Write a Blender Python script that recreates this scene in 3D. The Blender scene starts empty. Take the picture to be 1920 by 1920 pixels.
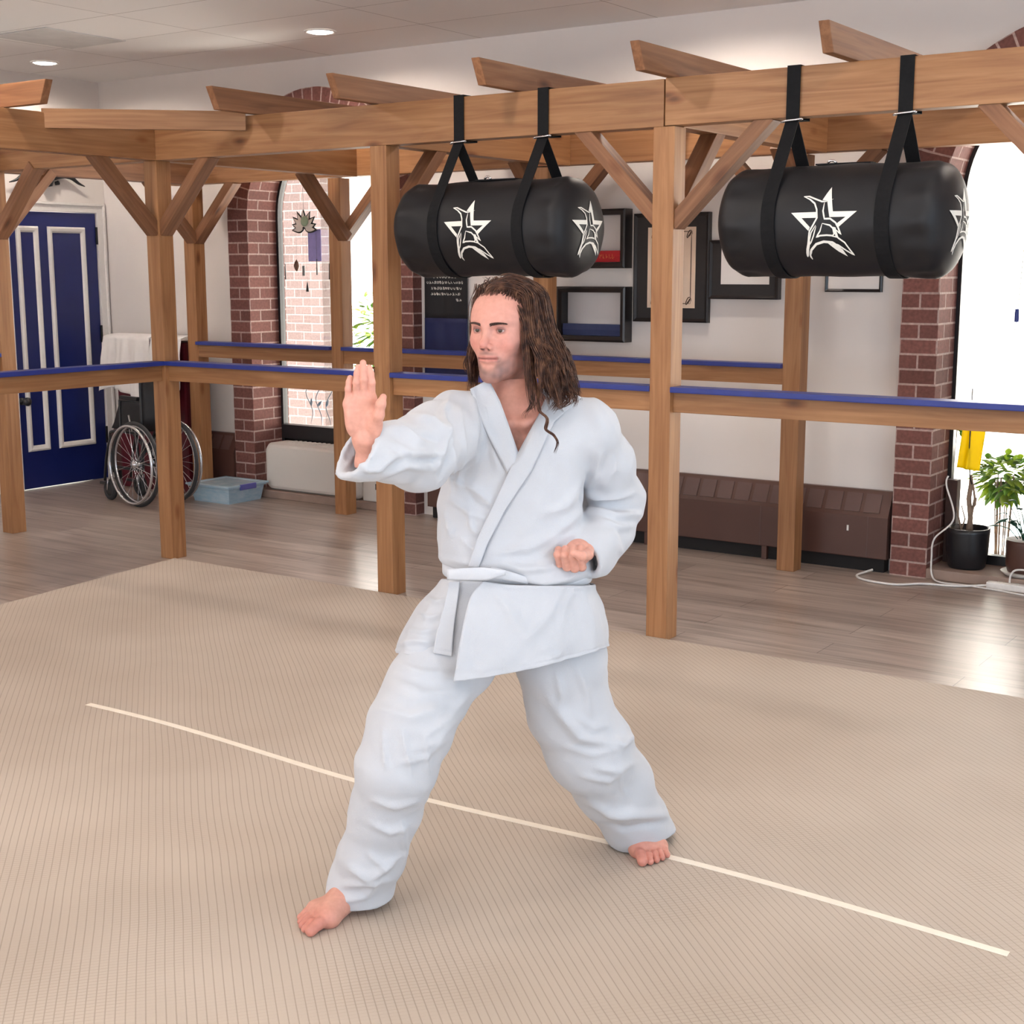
import bpy, bmesh, math, random
import numpy as np
from mathutils import Matrix, Vector
from mathutils.bvhtree import BVHTree

random.seed(7)
SC = bpy.context.scene
COL = SC.collection

# ------------------------------------------------------------------ camera, sky, sun, exposure
YAW, PITCH, ROLL = 0.602391562, 0.171446763, 0.001674566
CAM = Vector((5.9304, -5.2584, 1.6))
cw = Vector((-math.sin(YAW)*math.cos(PITCH), math.cos(YAW)*math.cos(PITCH), -math.sin(PITCH)))
cr = Vector((math.cos(YAW), math.sin(YAW), 0))
cd = cw.cross(cr)
r2 = cr*math.cos(ROLL)+cd*math.sin(ROLL)
d2 = -cr*math.sin(ROLL)+cd*math.cos(ROLL)
camd = bpy.data.cameras.new('camera')
camo = bpy.data.objects.new('camera', camd)
COL.objects.link(camo)
camd.sensor_width = 36.0
camd.lens = 36.0*2615.46/1920
camd.clip_end = 200
Mc = Matrix.Identity(4)
for i in range(3):
    Mc[i][0] = r2[i]; Mc[i][1] = -d2[i]; Mc[i][2] = -cw[i]; Mc[i][3] = CAM[i]
camo.matrix_world = Mc
SC.camera = camo

world = bpy.data.worlds.new('sky'); SC.world = world
world.use_nodes = True
bg = world.node_tree.nodes['Background']
bg.inputs[0].default_value = (0.70, 0.84, 1.0, 1)
bg.inputs[1].default_value = 0.95

sun = bpy.data.lights.new('sun', 'SUN'); sun.energy = 55.0; sun.angle = 0.02; sun.color = (1.0, 0.96, 0.9)
suno = bpy.data.objects.new('sun', sun); COL.objects.link(suno)
suno.rotation_euler = (math.radians(24), 0, math.radians(12))     # from behind the camera, over the roof

# added cool fill from the right, unseen, tilted up to brighten the ceiling
win = bpy.data.lights.new('window_daylight', 'AREA'); win.shape = 'RECTANGLE'; win.size = 6.0; win.size_y = 2.2; win.energy = 210; win.color = (0.66, 0.83, 1.0)
sfillo = bpy.data.objects.new('window_daylight', win); COL.objects.link(sfillo)
sfillo.location = (9.3, -3.5, 1.5); sfillo.rotation_euler = (0, math.radians(90+48), 0)

rear = bpy.data.lights.new('rear_daylight', 'AREA'); rear.shape = 'RECTANGLE'; rear.size = 8.0; rear.size_y = 2.2; rear.energy = 420; rear.color = (0.86, 0.92, 1.0)  # added fill behind the camera, aimed up to lift ceiling and front
rearo = bpy.data.objects.new('rear_daylight', rear); COL.objects.link(rearo)
rearo.location = (3.5, -9.7, 1.4); rearo.rotation_euler = (math.radians(90+60), 0, 0)

SC.view_settings.view_transform = 'Standard'
SC.view_settings.look = 'None'
SC.view_settings.exposure = -0.16
SC.view_settings.gamma = 1.0
SC.view_settings.use_curve_mapping = False

# ------------------------------------------------------------------ helpers
PM = {}
def tag(o, label=None, cat=None, group=None, kind=None):
    if label: o['label'] = label
    if cat: o['category'] = cat
    if group: o['group'] = group
    if kind: o['kind'] = kind
    return o
def thing(name, label, cat, loc=(0, 0, 0), rotz=0, group=None, kind=None):
    o = bpy.data.objects.new(name, None); COL.objects.link(o)
    o.empty_display_size = 0.1
    o.location = loc; o.rotation_euler = (0, 0, rotz)
    PM[o.name] = Matrix.Translation(loc) @ Matrix.Rotation(rotz, 4, 'Z')
    return tag(o, label, cat, group, kind)
def mesh_obj(name, me, mats, parent=None, world=None):
    """link a mesh; world = its world matrix (default: parent's frame)"""
    o = bpy.data.objects.new(name, me); COL.objects.link(o)
    if not isinstance(mats, (list, tuple)): mats = [mats]
    for m in mats:
        if m: me.materials.append(m)
    if parent is not None:
        o.parent = parent
        pm = PM.get(parent.name, Matrix.Identity(4))
        w = pm if world is None else world
        o.matrix_basis = pm.inverted() @ w
        PM[o.name] = w
    else:
        w = Matrix.Identity(4) if world is None else world
        o.matrix_basis = w
        PM[o.name] = w
    return o
class MB:
    """collects shapes in WORLD coordinates (or local ones) into one mesh"""
    def __init__(self): self.v = []; self.f = []; self.uv = None; self.mi = []
    def add(self, vs, fs, m=0):
        n = len(self.v)
        self.v += [tuple(p) for p in vs]
        self.f += [tuple(i+n for i in f) for f in fs]; self.mi += [m]*len(fs)
        return self
    def box(self, lo, hi, m=0, M=None):
        x0, y0, z0 = lo; x1, y1, z1 = hi
        vs = [(x0,y0,z0),(x1,y0,z0),(x1,y1,z0),(x0,y1,z0),(x0,y0,z1),(x1,y0,z1),(x1,y1,z1),(x0,y1,z1)]
        if M is not None: vs = [tuple(M @ Vector(p)) for p in vs]
        return self.add(vs, [(0,3,2,1),(4,5,6,7),(0,1,5,4),(1,2,6,5),(2,3,7,6),(3,0,4,7)], m)
    def tube(self, pts, rad, n=10, m=0, cap=True, closed=False):
        pts = [Vector(p) for p in pts]; N = len(pts)
        if not isinstance(rad, (list, tuple)): rad = [rad]*N
        up = None; vs = []
        for i, p in enumerate(pts):
            if closed: t = pts[(i+1) % N]-pts[i-1]
            else: t = pts[min(i+1, N-1)]-pts[max(i-1, 0)]
            if t.length < 1e-9: t = Vector((0, 0, 1))
            t.normalize()
            if up is None:
                up = t.orthogonal().normalized()
            up = up - t*up.dot(t)
            if up.length < 1e-6: up = t.orthogonal()
            up.normalize(); sd = t.cross(up)
            for k in range(n):
                a = 2*math.pi*k/n
                vs.append(p+(up*math.cos(a)+sd*math.sin(a))*rad[i])
        fs = []
        for i in range(N if closed else N-1):
            j = (i+1) % N
            for k in range(n):
                l = (k+1) % n
                fs.append((i*n+k, i*n+l, j*n+l, j*n+k))
        if cap and not closed:
            fs.append(tuple(range(n-1, -1, -1))); fs.append(tuple((N-1)*n+k for k in range(n)))
        return self.add(vs, fs, m)
    def lathe(self, prof, n=32, c=(0, 0, 0), axis='Z', m=0):
        vs = []; fs = []
        for (r, h) in prof:
            for k in range(n):
                a = 2*math.pi*k/n; x = r*math.cos(a); y = r*math.sin(a)
                p = {'Z': (x, y, h), 'X': (h, x, y), 'Y': (y, h, x)}[axis]
                vs.append((p[0]+c[0], p[1]+c[1], p[2]+c[2]))
        for i in range(len(prof)-1):
            for k in range(n):
                l = (k+1) % n
                fs.append((i*n+k, i*n+l, (i+1)*n+l, (i+1)*n+k))
        fs.append(tuple(range(n-1, -1, -1))); fs.append(tuple((len(prof)-1)*n+k for k in range(n)))
        return self.add(vs, fs, m)
    def grid(self, P, m=0, closed_u=False):
        """P[i][j] points"""
        ni = len(P); nj = len(P[0]); vs = [p for r in P for p in r]; fs = []
        for i in range(ni-1):
            for j in range(nj if closed_u else nj-1):
                k = (j+1) % nj
                fs.append((i*nj+j, i*nj+k, (i+1)*nj+k, (i+1)*nj+j))
        return self.add(vs, fs, m)
    def mesh(self, name, M=None, smooth=False, bevel=0.0, uvf=None, solid=0.0):
        me = bpy.data.meshes.new(name)
        vs = self.v
        if M is not None:
            I = M.inverted(); vs = [tuple(I @ Vector(p)) for p in vs]
        me.from_pydata(vs, [], self.f)
        me.polygons.foreach_set('material_index', self.mi)
        bm = bmesh.new(); bm.from_mesh(me)
        if solid:
            bmesh.ops.recalc_face_normals(bm, faces=bm.faces)
            bmesh.ops.solidify(bm, geom=bm.faces[:], thickness=solid)
        bmesh.ops.recalc_face_normals(bm, faces=bm.faces)
        if bevel > 0:
            ed = [e for e in bm.edges if len(e.link_faces) == 2 and e.calc_face_angle(0) > 0.5]
            bmesh.ops.bevel(bm, geom=ed, offset=bevel, segments=2, profile=0.7, affect='EDGES', clamp_overlap=True)
        bm.to_mesh(me); bm.free()
        if uvf is not None:
            ul = me.uv_layers.new(name='UVMap')
            for p in me.polygons:
                for li in p.loop_indices:
                    ul.data[li].uv = uvf(me.vertices[me.loops[li].vertex_index].co, p)
        if smooth:
            for p in me.polygons: p.use_smooth = True
        return me
    def obj(self, name, mat, parent=None, smooth=False, bevel=0.0, uvf=None, solid=0.0, origin=None):
        """vertices are world coordinates; origin puts the object's own origin somewhere when top-level"""
        if parent is not None: M = PM[parent.name]
        elif origin is not None: M = Matrix.Translation(origin)
        else: M = None
        me = self.mesh(name, M, smooth, bevel, uvf, solid)
        return mesh_obj(name, me, mat, parent, M)
def auto_smooth(o, ang=40):
    for p in o.data.polygons: p.use_smooth = True
    bm = bmesh.new(); bm.from_mesh(o.data)
    for e in bm.edges:
        if len(e.link_faces) == 2: e.smooth = e.calc_face_angle(0) < math.radians(ang)
    bm.to_mesh(o.data); bm.free()
    return o

# ------------------------------------------------------------------ materials
class NT:
    def __init__(self, name):
        self.m = bpy.data.materials.new(name); self.m.use_nodes = True
        self.t = self.m.node_tree; self.b = self.t.nodes['Principled BSDF']
    def n(self, typ, **kw):
        nd = self.t.nodes.new(typ)
        for k, v in kw.items():
            if k.startswith('i_'):
                key = k[2:]
                key = int(key) if key.isdigit() else key.replace('_', ' ')
                nd.inputs[key].default_value = v
            else: setattr(nd, k, v)
        return nd
    def l(self, a, b): self.t.links.new(a, b)
    def bump(self, h, strength=0.3, dist=0.002):
        bp = self.n('ShaderNodeBump', i_Strength=strength, i_Distance=dist)
        self.l(h, bp.inputs['Height']); self.l(bp.outputs[0], self.b.inputs['Normal'])
        return bp
    def ramp(self, src, stops):
        r = self.n('ShaderNodeValToRGB')
        e = r.color_ramp.elements
        while len(e) > 1: e.remove(e[0])
        e[0].position = stops[0][0]; e[0].color = tuple(stops[0][1])+(1,)
        for p, c in stops[1:]:
            q = e.new(p); q.color = tuple(c)+(1,)
        self.l(src, r.inputs[0]); return r
def rgb(r, g, b):
    f = lambda c: c/12.92 if c <= 0.04045 else ((c+0.055)/1.055)**2.4
    return (f(r/255), f(g/255), f(b/255))
def simple(name, col, rough=0.5, metal=0.0, var=0.06, scale=30.0, bump=0.0, bscale=200.0, spec=0.5):
    """plain painted / cloth / plastic surface with slight procedural variation"""
    t = NT(name)
    tc = t.n('ShaderNodeTexCoord')
    nz = t.n('ShaderNodeTexNoise', i_Scale=scale, i_Detail=3.0)
    t.l(tc.outputs['Object'], nz.inputs['Vector'])
    lo = tuple(c*(1-var) for c in col); hi = tuple(min(1, c*(1+var)) for c in col)
    r = t.ramp(nz.outputs['Fac'], [(0.3, lo), (0.7, hi)])
    t.l(r.outputs[0], t.b.inputs['Base Color'])
    t.b.inputs['Roughness'].default_value = rough
    t.b.inputs['Metallic'].default_value = metal
    t.b.inputs['Specular IOR Level'].default_value = spec
    if bump > 0:
        n2 = t.n('ShaderNodeTexNoise', i_Scale=bscale, i_Detail=2.0)
        t.l(tc.outputs['Object'], n2.inputs['Vector'])
        t.bump(n2.outputs['Fac'], bump, 0.002)
    return t.m
def wood(name, c1, c2, c3, rough=0.5, knots=True):
    t = NT(name)
    tc = t.n('ShaderNodeTexCoord'); oi = t.n('ShaderNodeObjectInfo')
    off = t.n('ShaderNodeVectorMath', operation='SCALE'); 
    cmb = t.n('ShaderNodeCombineXYZ'); 
    for k in range(3): t.l(oi.outputs['Random'], cmb.inputs[k])
    t.l(cmb.outputs[0], off.inputs[0]); off.inputs['Scale'].default_value = 37.0
    add = t.n('ShaderNodeVectorMath', operation='ADD')
    t.l(tc.outputs['Object'], add.inputs[0]); t.l(off.outputs[0], add.inputs[1])
    mp = t.n('ShaderNodeMapping'); mp.inputs['Scale'].default_value = (0.9, 14.0, 14.0)
    t.l(add.outputs[0], mp.inputs['Vector'])
    nz = t.n('ShaderNodeTexNoise', i_Scale=1.6, i_Detail=5.0, i_Distortion=1.3)
    t.l(mp.outputs[0], nz.inputs['Vector'])
    mp2 = t.n('ShaderNodeMapping'); mp2.inputs['Scale'].default_value = (3.0, 120.0, 120.0)
    t.l(add.outputs[0], mp2.inputs['Vector'])
    n2 = t.n('ShaderNodeTexNoise', i_Scale=1.0, i_Detail=2.0)
    t.l(mp2.outputs[0], n2.inputs['Vector'])
    r = t.ramp(nz.outputs['Fac'], [(0.25, c3), (0.5, c1), (0.75, c2)])
    mx = t.n('ShaderNodeMixRGB', blend_type='MULTIPLY'); mx.inputs[0].default_value = 0.35
    t.l(r.outputs[0], mx.inputs[1])
    r2_ = t.ramp(n2.outputs['Fac'], [(0.3, (0.72, 0.68, 0.62)), (0.65, (1.05, 1.05, 1.05))])
    t.l(r2_.outputs[0], mx.inputs[2])
    out = mx.outputs[0]
    if knots:
        mp3 = t.n('ShaderNodeMapping'); mp3.inputs['Scale'].default_value = (2.3, 6.0, 6.0)
        t.l(add.outputs[0], mp3.inputs['Vector'])
        vo = t.n('ShaderNodeTexVoronoi', i_Scale=1.0); t.l(mp3.outputs[0], vo.inputs['Vector'])
        kr = t.ramp(vo.outputs['Distance'], [(0.03, (0.22, 0.11, 0.05)), (0.10, (0.7, 0.55, 0.45)), (0.16, (1, 1, 1))])
        m3 = t.n('ShaderNodeMixRGB', blend_type='MULTIPLY'); m3.inputs[0].default_value = 0.8
        t.l(out, m3.inputs[1]); t.l(kr.outputs[0], m3.inputs[2]); out = m3.outputs[0]
    hv = t.n('ShaderNodeHueSaturation')
    mr = t.n('ShaderNodeMapRange'); mr.inputs['To Min'].default_value = 0.86; mr.inputs['To Max'].default_value = 1.14
    t.l(oi.outputs['Random'], mr.inputs['Value']); t.l(mr.outputs[0], hv.inputs['Value'])
    t.l(out, hv.inputs['Color'])
    t.l(hv.outputs[0], t.b.inputs['Base Color'])
    t.b.inputs['Roughness'].default_value = rough
    t.bump(n2.outputs['Fac'], 0.15, 0.001)
    return t.m

M_WALL = simple('white_wall_paint', (0.80, 0.745, 0.70), 0.75, var=0.015, scale=3, bump=0.05, bscale=300)
M_WHITE = simple('white_gloss_paint', (0.84, 0.81, 0.77), 0.4, var=0.02)
M_BLUEDOOR = simple('royal_blue_door_paint', (0.008, 0.017, 0.12), 0.35, var=0.06, scale=6)
M_BLUECAP = simple('blue_rail_paint', (0.017, 0.032, 0.21), 0.38, var=0.08, scale=12)
M_WOOD = wood('honey_pine_timber', rgb(154, 108, 69), rgb(172, 126, 85), rgb(132, 87, 53), 0.52)
M_WOODD = wood('brown_pine_timber', rgb(128, 86, 57), rgb(144, 101, 70), rgb(106, 68, 43), 0.55)
M_BLACK = simple('black_frame_metal', (0.012, 0.012, 0.014), 0.35, var=0.1)
M_BLACKF = simple('black_picture_frame', (0.014, 0.011, 0.011), 0.3, var=0.1)
M_MATBOARD = simple('dark_mat_board', (0.016, 0.013, 0.013), 0.6, var=0.1)
M_PAPER = simple('certificate_paper', (0.80, 0.76, 0.73), 0.7, var=0.02, scale=8)
M_CREAM = simple('cream_certificate', (0.80, 0.62, 0.47), 0.7, var=0.05, scale=10)
M_INK = simple('brown_ink', (0.10, 0.05, 0.03), 0.7)
M_CHROME = simple('bright_steel', (0.75, 0.75, 0.77), 0.22, metal=1.0, var=0.03)
M_VINYL = simple('black_vinyl', (0.009, 0.009, 0.011), 0.5, var=0.2, scale=5, bump=0.12, bscale=25, spec=0.35)
M_STRAP = simple('black_webbing', (0.008, 0.008, 0.009), 0.8, var=0.15, scale=80, bump=0.2, bscale=400, spec=0.2)
M_PRINT = simple('white_print', (0.82, 0.80, 0.74), 0.55, var=0.03)
M_BROWN = simple('brown_enamel', rgb(88, 60, 52), 0.35, var=0.06, scale=5)
M_BROWNT = simple('brown_enamel_louvre', rgb(100, 76, 70), 0.4, var=0.06, scale=5)
M_DARK = simple('dark_recess', (0.01, 0.008, 0.008), 0.8)

def translucent(m, col, f=0.5):
    """thin paper or leaf that lets daylight through"""
    t = m.node_tree; out = t.nodes['Material Output']; src = t.nodes['Principled BSDF']
    tr = t.nodes.new('ShaderNodeBsdfTranslucent'); tr.inputs[0].default_value = col+(1,)
    mx = t.nodes.new('ShaderNodeMixShader'); mx.inputs[0].default_value = f
    t.links.new(src.outputs[0], mx.inputs[1]); t.links.new(tr.outputs[0], mx.inputs[2]); t.links.new(mx.outputs[0], out.inputs['Surface'])
    return m
# brick: UV.u runs along the wall, UV.v up the wall (metres)
def brick_mat(name, c1, c2, mortar, scale=1.0):
    t = NT(name)
    uv = t.n('ShaderNodeUVMap'); uv.uv_map = 'UVMap'
    br = t.n('ShaderNodeTexBrick')
    br.inputs['Color1'].default_value = c1+(1,); br.inputs['Color2'].default_value = c2+(1,)
    br.inputs['Mortar'].default_value = mortar+(1,)
    br.inputs['Scale'].default_value = scale
    br.inputs['Mortar Size'].default_value = 0.006
    br.inputs['Mortar Smooth'].default_value = 0.2
    br.inputs['Brick Width'].default_value = 0.205
    br.inputs['Row Height'].default_value = 0.078
    br.inputs['Bias'].default_value = 0.0
    t.l(uv.outputs[0], br.inputs['Vector'])
    nz = t.n('ShaderNodeTexNoise', i_Scale=60.0, i_Detail=4.0)
    tc = t.n('ShaderNodeTexCoord'); t.l(tc.outputs['Object'], nz.inputs['Vector'])
    r = t.ramp(nz.outputs['Fac'], [(0.3, (0.75, 0.75, 0.75)), (0.7, (1.12, 1.12, 1.12))])
    mx = t.n('ShaderNodeMixRGB', blend_type='MULTIPLY'); mx.inputs[0].default_value = 1.0
    t.l(br.outputs['Color'], mx.inputs[1]); t.l(r.outputs[0], mx.inputs[2])
    t.l(mx.outputs[0], t.b.inputs['Base Color'])
    t.b.inputs['Roughness'].default_value = 0.85
    inv = t.n('ShaderNodeMath', operation='SUBTRACT'); inv.inputs[0].default_value = 1.0
    t.l(br.outputs['Fac'], inv.inputs[1])
    t.bump(inv.outputs[0], 0.5, 0.004)
    return t.m
M_BRICK = brick_mat('red_brick', rgb(130, 84, 76), rgb(108, 68, 61), rgb(180, 154, 146))

def floor_mat():
    t = NT('grey_oak_laminate')
    tc = t.n('ShaderNodeTexCoord')
    br = t.n('ShaderNodeTexBrick')
    br.inputs['Color1'].default_value = rgb(172, 158, 148)+(1,); br.inputs['Color2'].default_value = rgb(150, 134, 124)+(1,)
    br.inputs['Mortar'].default_value = rgb(84, 70, 62)+(1,)
    br.inputs['Scale'].default_value = 1.0; br.inputs['Mortar Size'].default_value = 0.0016
    br.inputs['Brick Width'].default_value = 1.25; br.inputs['Row Height'].default_value = 0.19
    t.l(tc.outputs['Object'], br.inputs['Vector'])
    mp = t.n('ShaderNodeMapping'); mp.inputs['Scale'].default_value = (1.4, 22.0, 1.0)
    t.l(tc.outputs['Object'], mp.inputs['Vector'])
    nz = t.n('ShaderNodeTexNoise', i_Scale=1.0, i_Detail=5.0, i_Distortion=0.8); t.l(mp.outputs[0], nz.inputs['Vector'])
    r = t.ramp(nz.outputs['Fac'], [(0.28, (0.58, 0.54, 0.50)), (0.5, (0.95, 0.95, 0.95)), (0.72, (1.18, 1.18, 1.18))])
    mx = t.n('ShaderNodeMixRGB', blend_type='MULTIPLY'); mx.inputs[0].default_value = 1.0
    t.l(br.outputs['Color'], mx.inputs[1]); t.l(r.outputs[0], mx.inputs[2])
    t.l(mx.outputs[0], t.b.inputs['Base Color'])
    t.b.inputs['Roughness'].default_value = 0.30
    t.bump(nz.outputs['Fac'], 0.05, 0.001)
    return t.m
def mat_mat():
    t = NT('woven_tatami_vinyl')
    tc = t.n('ShaderNodeTexCoord')
    mp = t.n('ShaderNodeMapping'); mp.inputs['Rotation'].default_value = (0, 0, math.radians(-138.7))
    t.l(tc.outputs['Object'], mp.inputs['Vector'])
    wob = t.n('ShaderNodeTexNoise', i_Scale=1.3, i_Detail=1.0); t.l(tc.outputs['Object'], wob.inputs['Vector'])
    ma = t.n('ShaderNodeVectorMath', operation='MULTIPLY_ADD')
    t.l(wob.outputs['Color'], ma.inputs[0]); ma.inputs[1].default_value = (0.03, 0.03, 0); t.l(mp.outputs[0], ma.inputs[2])
    sp = t.n('ShaderNodeSeparateXYZ'); t.l(ma.outputs[0], sp.inputs[0])
    def lines(out, per, wid):
        a = t.n('ShaderNodeMath', operation='DIVIDE'); t.l(out, a.inputs[0]); a.inputs[1].default_value = per
        b = t.n('ShaderNodeMath', operation='FRACT'); t.l(a.outputs[0], b.inputs[0])
        c = t.n('ShaderNodeMath', operation='SUBTRACT'); t.l(b.outputs[0], c.inputs[0]); c.inputs[1].default_value = 0.5
        d = t.n('ShaderNodeMath', operation='ABSOLUTE'); t.l(c.outputs[0], d.inputs[0])
        r = t.n('ShaderNodeMapRange'); r.inputs['From Min'].default_value = wid*0.3; r.inputs['From Max'].default_value = wid
        r.inputs['To Min'].default_value = 0.0; r.inputs['To Max'].default_value = 1.0
        t.l(d.outputs[0], r.inputs['Value']); return r.outputs[0]
    l1 = lines(sp.outputs['Y'], 0.021, 0.10)       # long ribs
    l2 = lines(sp.outputs['X'], 0.014, 0.10)       # fine cross weave
    nz = t.n('ShaderNodeTexNoise', i_Scale=2.2, i_Detail=4.0); t.l(tc.outputs['Object'], nz.inputs['Vector'])
    pat = t.ramp(nz.outputs['Fac'], [(0.42, (0.15,)*3), (0.62, (1,)*3)])
    # cross weave only shows in worn patches
    k = t.n('ShaderNodeMixRGB', blend_type='MIX'); t.l(pat.outputs[0], k.inputs[0])
    k.inputs[1].default_value = (1, 1, 1, 1); t.l(l2, k.inputs[2])
    mul = t.n('ShaderNodeMath', operation='MULTIPLY'); t.l(l1, mul.inputs[0]); t.l(k.outputs[0], mul.inputs[1])
    n3 = t.n('ShaderNodeTexNoise', i_Scale=0.9, i_Detail=3.0); t.l(tc.outputs['Object'], n3.inputs['Vector'])
    base = t.ramp(n3.outputs['Fac'], [(0.3, rgb(176, 161, 146)), (0.7, rgb(194, 180, 166))])
    dk = t.n('ShaderNodeMixRGB', blend_type='MULTIPLY'); t.l(base.outputs[0], dk.inputs[1])
    dk.inputs[0].default_value = 1.0
    cr_ = t.ramp(mul.outputs[0], [(0.0, (0.74, 0.71, 0.68)), (0.7, (1, 1, 1))])
    t.l(cr_.outputs[0], dk.inputs[2])
    t.l(dk.outputs[0], t.b.inputs['Base Color'])
    t.b.inputs['Roughness'].default_value = 0.62
    t.bump(mul.outputs[0], 0.35, 0.0015)
    return t.m
def glass_mat(name, tint=(1, 1, 1), refl=0.06):
    t = NT(name)
    tr = t.n('ShaderNodeBsdfTransparent'); tr.inputs[0].default_value = tint+(1,)
    gl = t.n('ShaderNodeBsdfGlossy'); gl.inputs['Roughness'].default_value = 0.02
    fr = t.n('ShaderNodeFresnel'); fr.inputs['IOR'].default_value = 1.35
    mx = t.n('ShaderNodeMixShader'); t.l(fr.outputs[0], mx.inputs[0]); t.l(tr.outputs[0], mx.inputs[1]); t.l(gl.outputs[0], mx.inputs[2])
    t.l(mx.outputs[0], t.t.nodes['Material Output'].inputs['Surface'])
    return t.m
M_GLASS = glass_mat('window_glass')
def emis(name, col, s):
    t = NT(name)
    t.b.inputs['Base Color'].default_value = col+(1,)
    t.b.inputs['Emission Color'].default_value = col+(1,)
    t.b.inputs['Emission Strength'].default_value = s
    return t.m

# ------------------------------------------------------------------ the room
WY, WX, CZ = 1.97, -2.82, 3.0
BY, RY = 1.88, 2.18                  # brick face, window plane
m = MB().box((WX-0.2, -10, -0.1), (9.5, 2.4, 0.0))
tag(m.obj('floor', floor_mat()), kind='structure')
def ceil_mat():
    t = NT('ceiling_tiles')
    tc = t.n('ShaderNodeTexCoord')
    mp = t.n('ShaderNodeMapping'); mp.inputs['Location'].default_value = (-0.74, -0.15, 0)
    t.l(tc.outputs['Object'], mp.inputs['Vector'])
    br = t.n('ShaderNodeTexBrick'); br.offset = 0.0
    br.inputs['Color1'].default_value = (0.90, 0.885, 0.87, 1); br.inputs['Color2'].default_value = (0.86, 0.845, 0.83, 1)
    br.inputs['Mortar'].default_value = (0.36, 0.33, 0.32, 1)
    br.inputs['Scale'].default_value = 1.0; br.inputs['Mortar Size'].default_value = 0.003; br.inputs['Mortar Smooth'].default_value = 0.3
    br.inputs['Brick Width'].default_value = 1.22; br.inputs['Row Height'].default_value = 0.61
    t.l(mp.outputs[0], br.inputs['Vector'])
    t.l(br.outputs['Color'], t.b.inputs['Base Color']); t.b.inputs['Roughness'].default_value = 0.8
    return t.m
m = MB().box((WX-0.2, -10, CZ), (9.5, 2.4, CZ+0.15))
tag(m.obj('ceiling', ceil_mat()), kind='structure')
m = MB().box((WX-0.2, -10, 0), (WX, 1.095, CZ)); m.box((WX-0.2, 1.885, 0), (WX, WY, CZ)); m.box((WX-0.2, 1.095, 2.035), (WX, 1.885, CZ))
tag(m.obj('wall_left', M_WALL), kind='structure')

WIN = [(-0.58, 1), (4.295, 2)]
RI, RO, ZS, ZL = 0.635, 0.83, 1.97, 0.055
ZT = ZS
def arch_top(dx, r): return ZS+math.sqrt(max(0, r*r-dx*dx))
m = MB()
RH = 0.74
edges = [WX-0.2]
for cx, _ in WIN: edges += [cx-RH, cx+RH]
edges += [9.5]
for i in range(0, len(edges), 2): m.box((edges[i], WY, 0), (edges[i+1], 2.27, CZ))
for cx, _ in WIN:
    K = 28
    for k in range(K):
        a0 = math.pi*(1-k/K); a1 = math.pi*(1-(k+1)/K)
        xa, xb = cx+RH*math.cos(a0), cx+RH*math.cos(a1)
        za, zb = ZS+RH*math.sin(a0), ZS+RH*math.sin(a1)
        vs = [(xa,WY,za),(xb,WY,zb),(xb,WY,CZ),(xa,WY,CZ),(xa,2.27,za),(xb,2.27,zb),(xb,2.27,CZ),(xa,2.27,CZ)]
        m.add(vs, [(0,1,2,3),(4,7,6,5),(0,4,5,1)])
    m.box((cx-RH, WY, 0), (cx+RH, 2.27, 0.02))
tag(m.obj('wall_back', M_WALL), kind='structure')

# brick surrounds: front face, reveal and outer return
def surround(cx, n):
    m = MB(); uvs = []
    inner = [(cx-RI, 0.0, 0.0)]; outer = [(cx-RO, 0.0, 0.0)]
    K = 48
    for k in range(K+1):
        a = math.pi*(1-k/K)
        inner.append((cx+RI*math.cos(a), ZS+RI*math.sin(a), ZS+(RI+RO)/2*(math.pi-a)))
        outer.append((cx+RO*math.cos(a), ZS+RO*math.sin(a), ZS+(RI+RO)/2*(math.pi-a)))
    L = inner[-1][2]+ZS
    inner.append((cx+RI, 0.0, L)); outer.append((cx+RO, 0.0, L))
    vs = []; fs = []; uv = {}
    for i in range(len(inner)):
        x, z, s = inner[i]; X, Z, S = outer[i]
        base = len(vs)
        vs += [(X, WY+0.02, Z), (X, BY, Z), (X, BY, Z), (x, BY, z), (x, BY, z), (x, RY+0.06, z)]
        for j, u in enumerate((-0.11, 0.0, 0.0, RO-RI+0.012, 0.0, RY+0.06-BY)): uv[base+j] = (u, s)
        if i:
            p = base-6
            for j in (0, 2, 4): fs.append((p+j, p+j+1, base+j+1, base+j))
    me = bpy.data.meshes.new('trim_%d' % n)
    me.from_pydata(vs, [], fs)
    ul = me.uv_layers.new(name='UVMap')
    for p in me.polygons:
        for li in p.loop_indices: ul.data[li].uv = uv[me.loops[li].vertex_index]
    o = mesh_obj('trim_%d' % n, me, M_BRICK)
    return tag(o, kind='structure')
M_STONE = simple('stone_ledge', rgb(150, 128, 116), 0.7, var=0.12, scale=9, bump=0.2, bscale=60)
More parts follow.
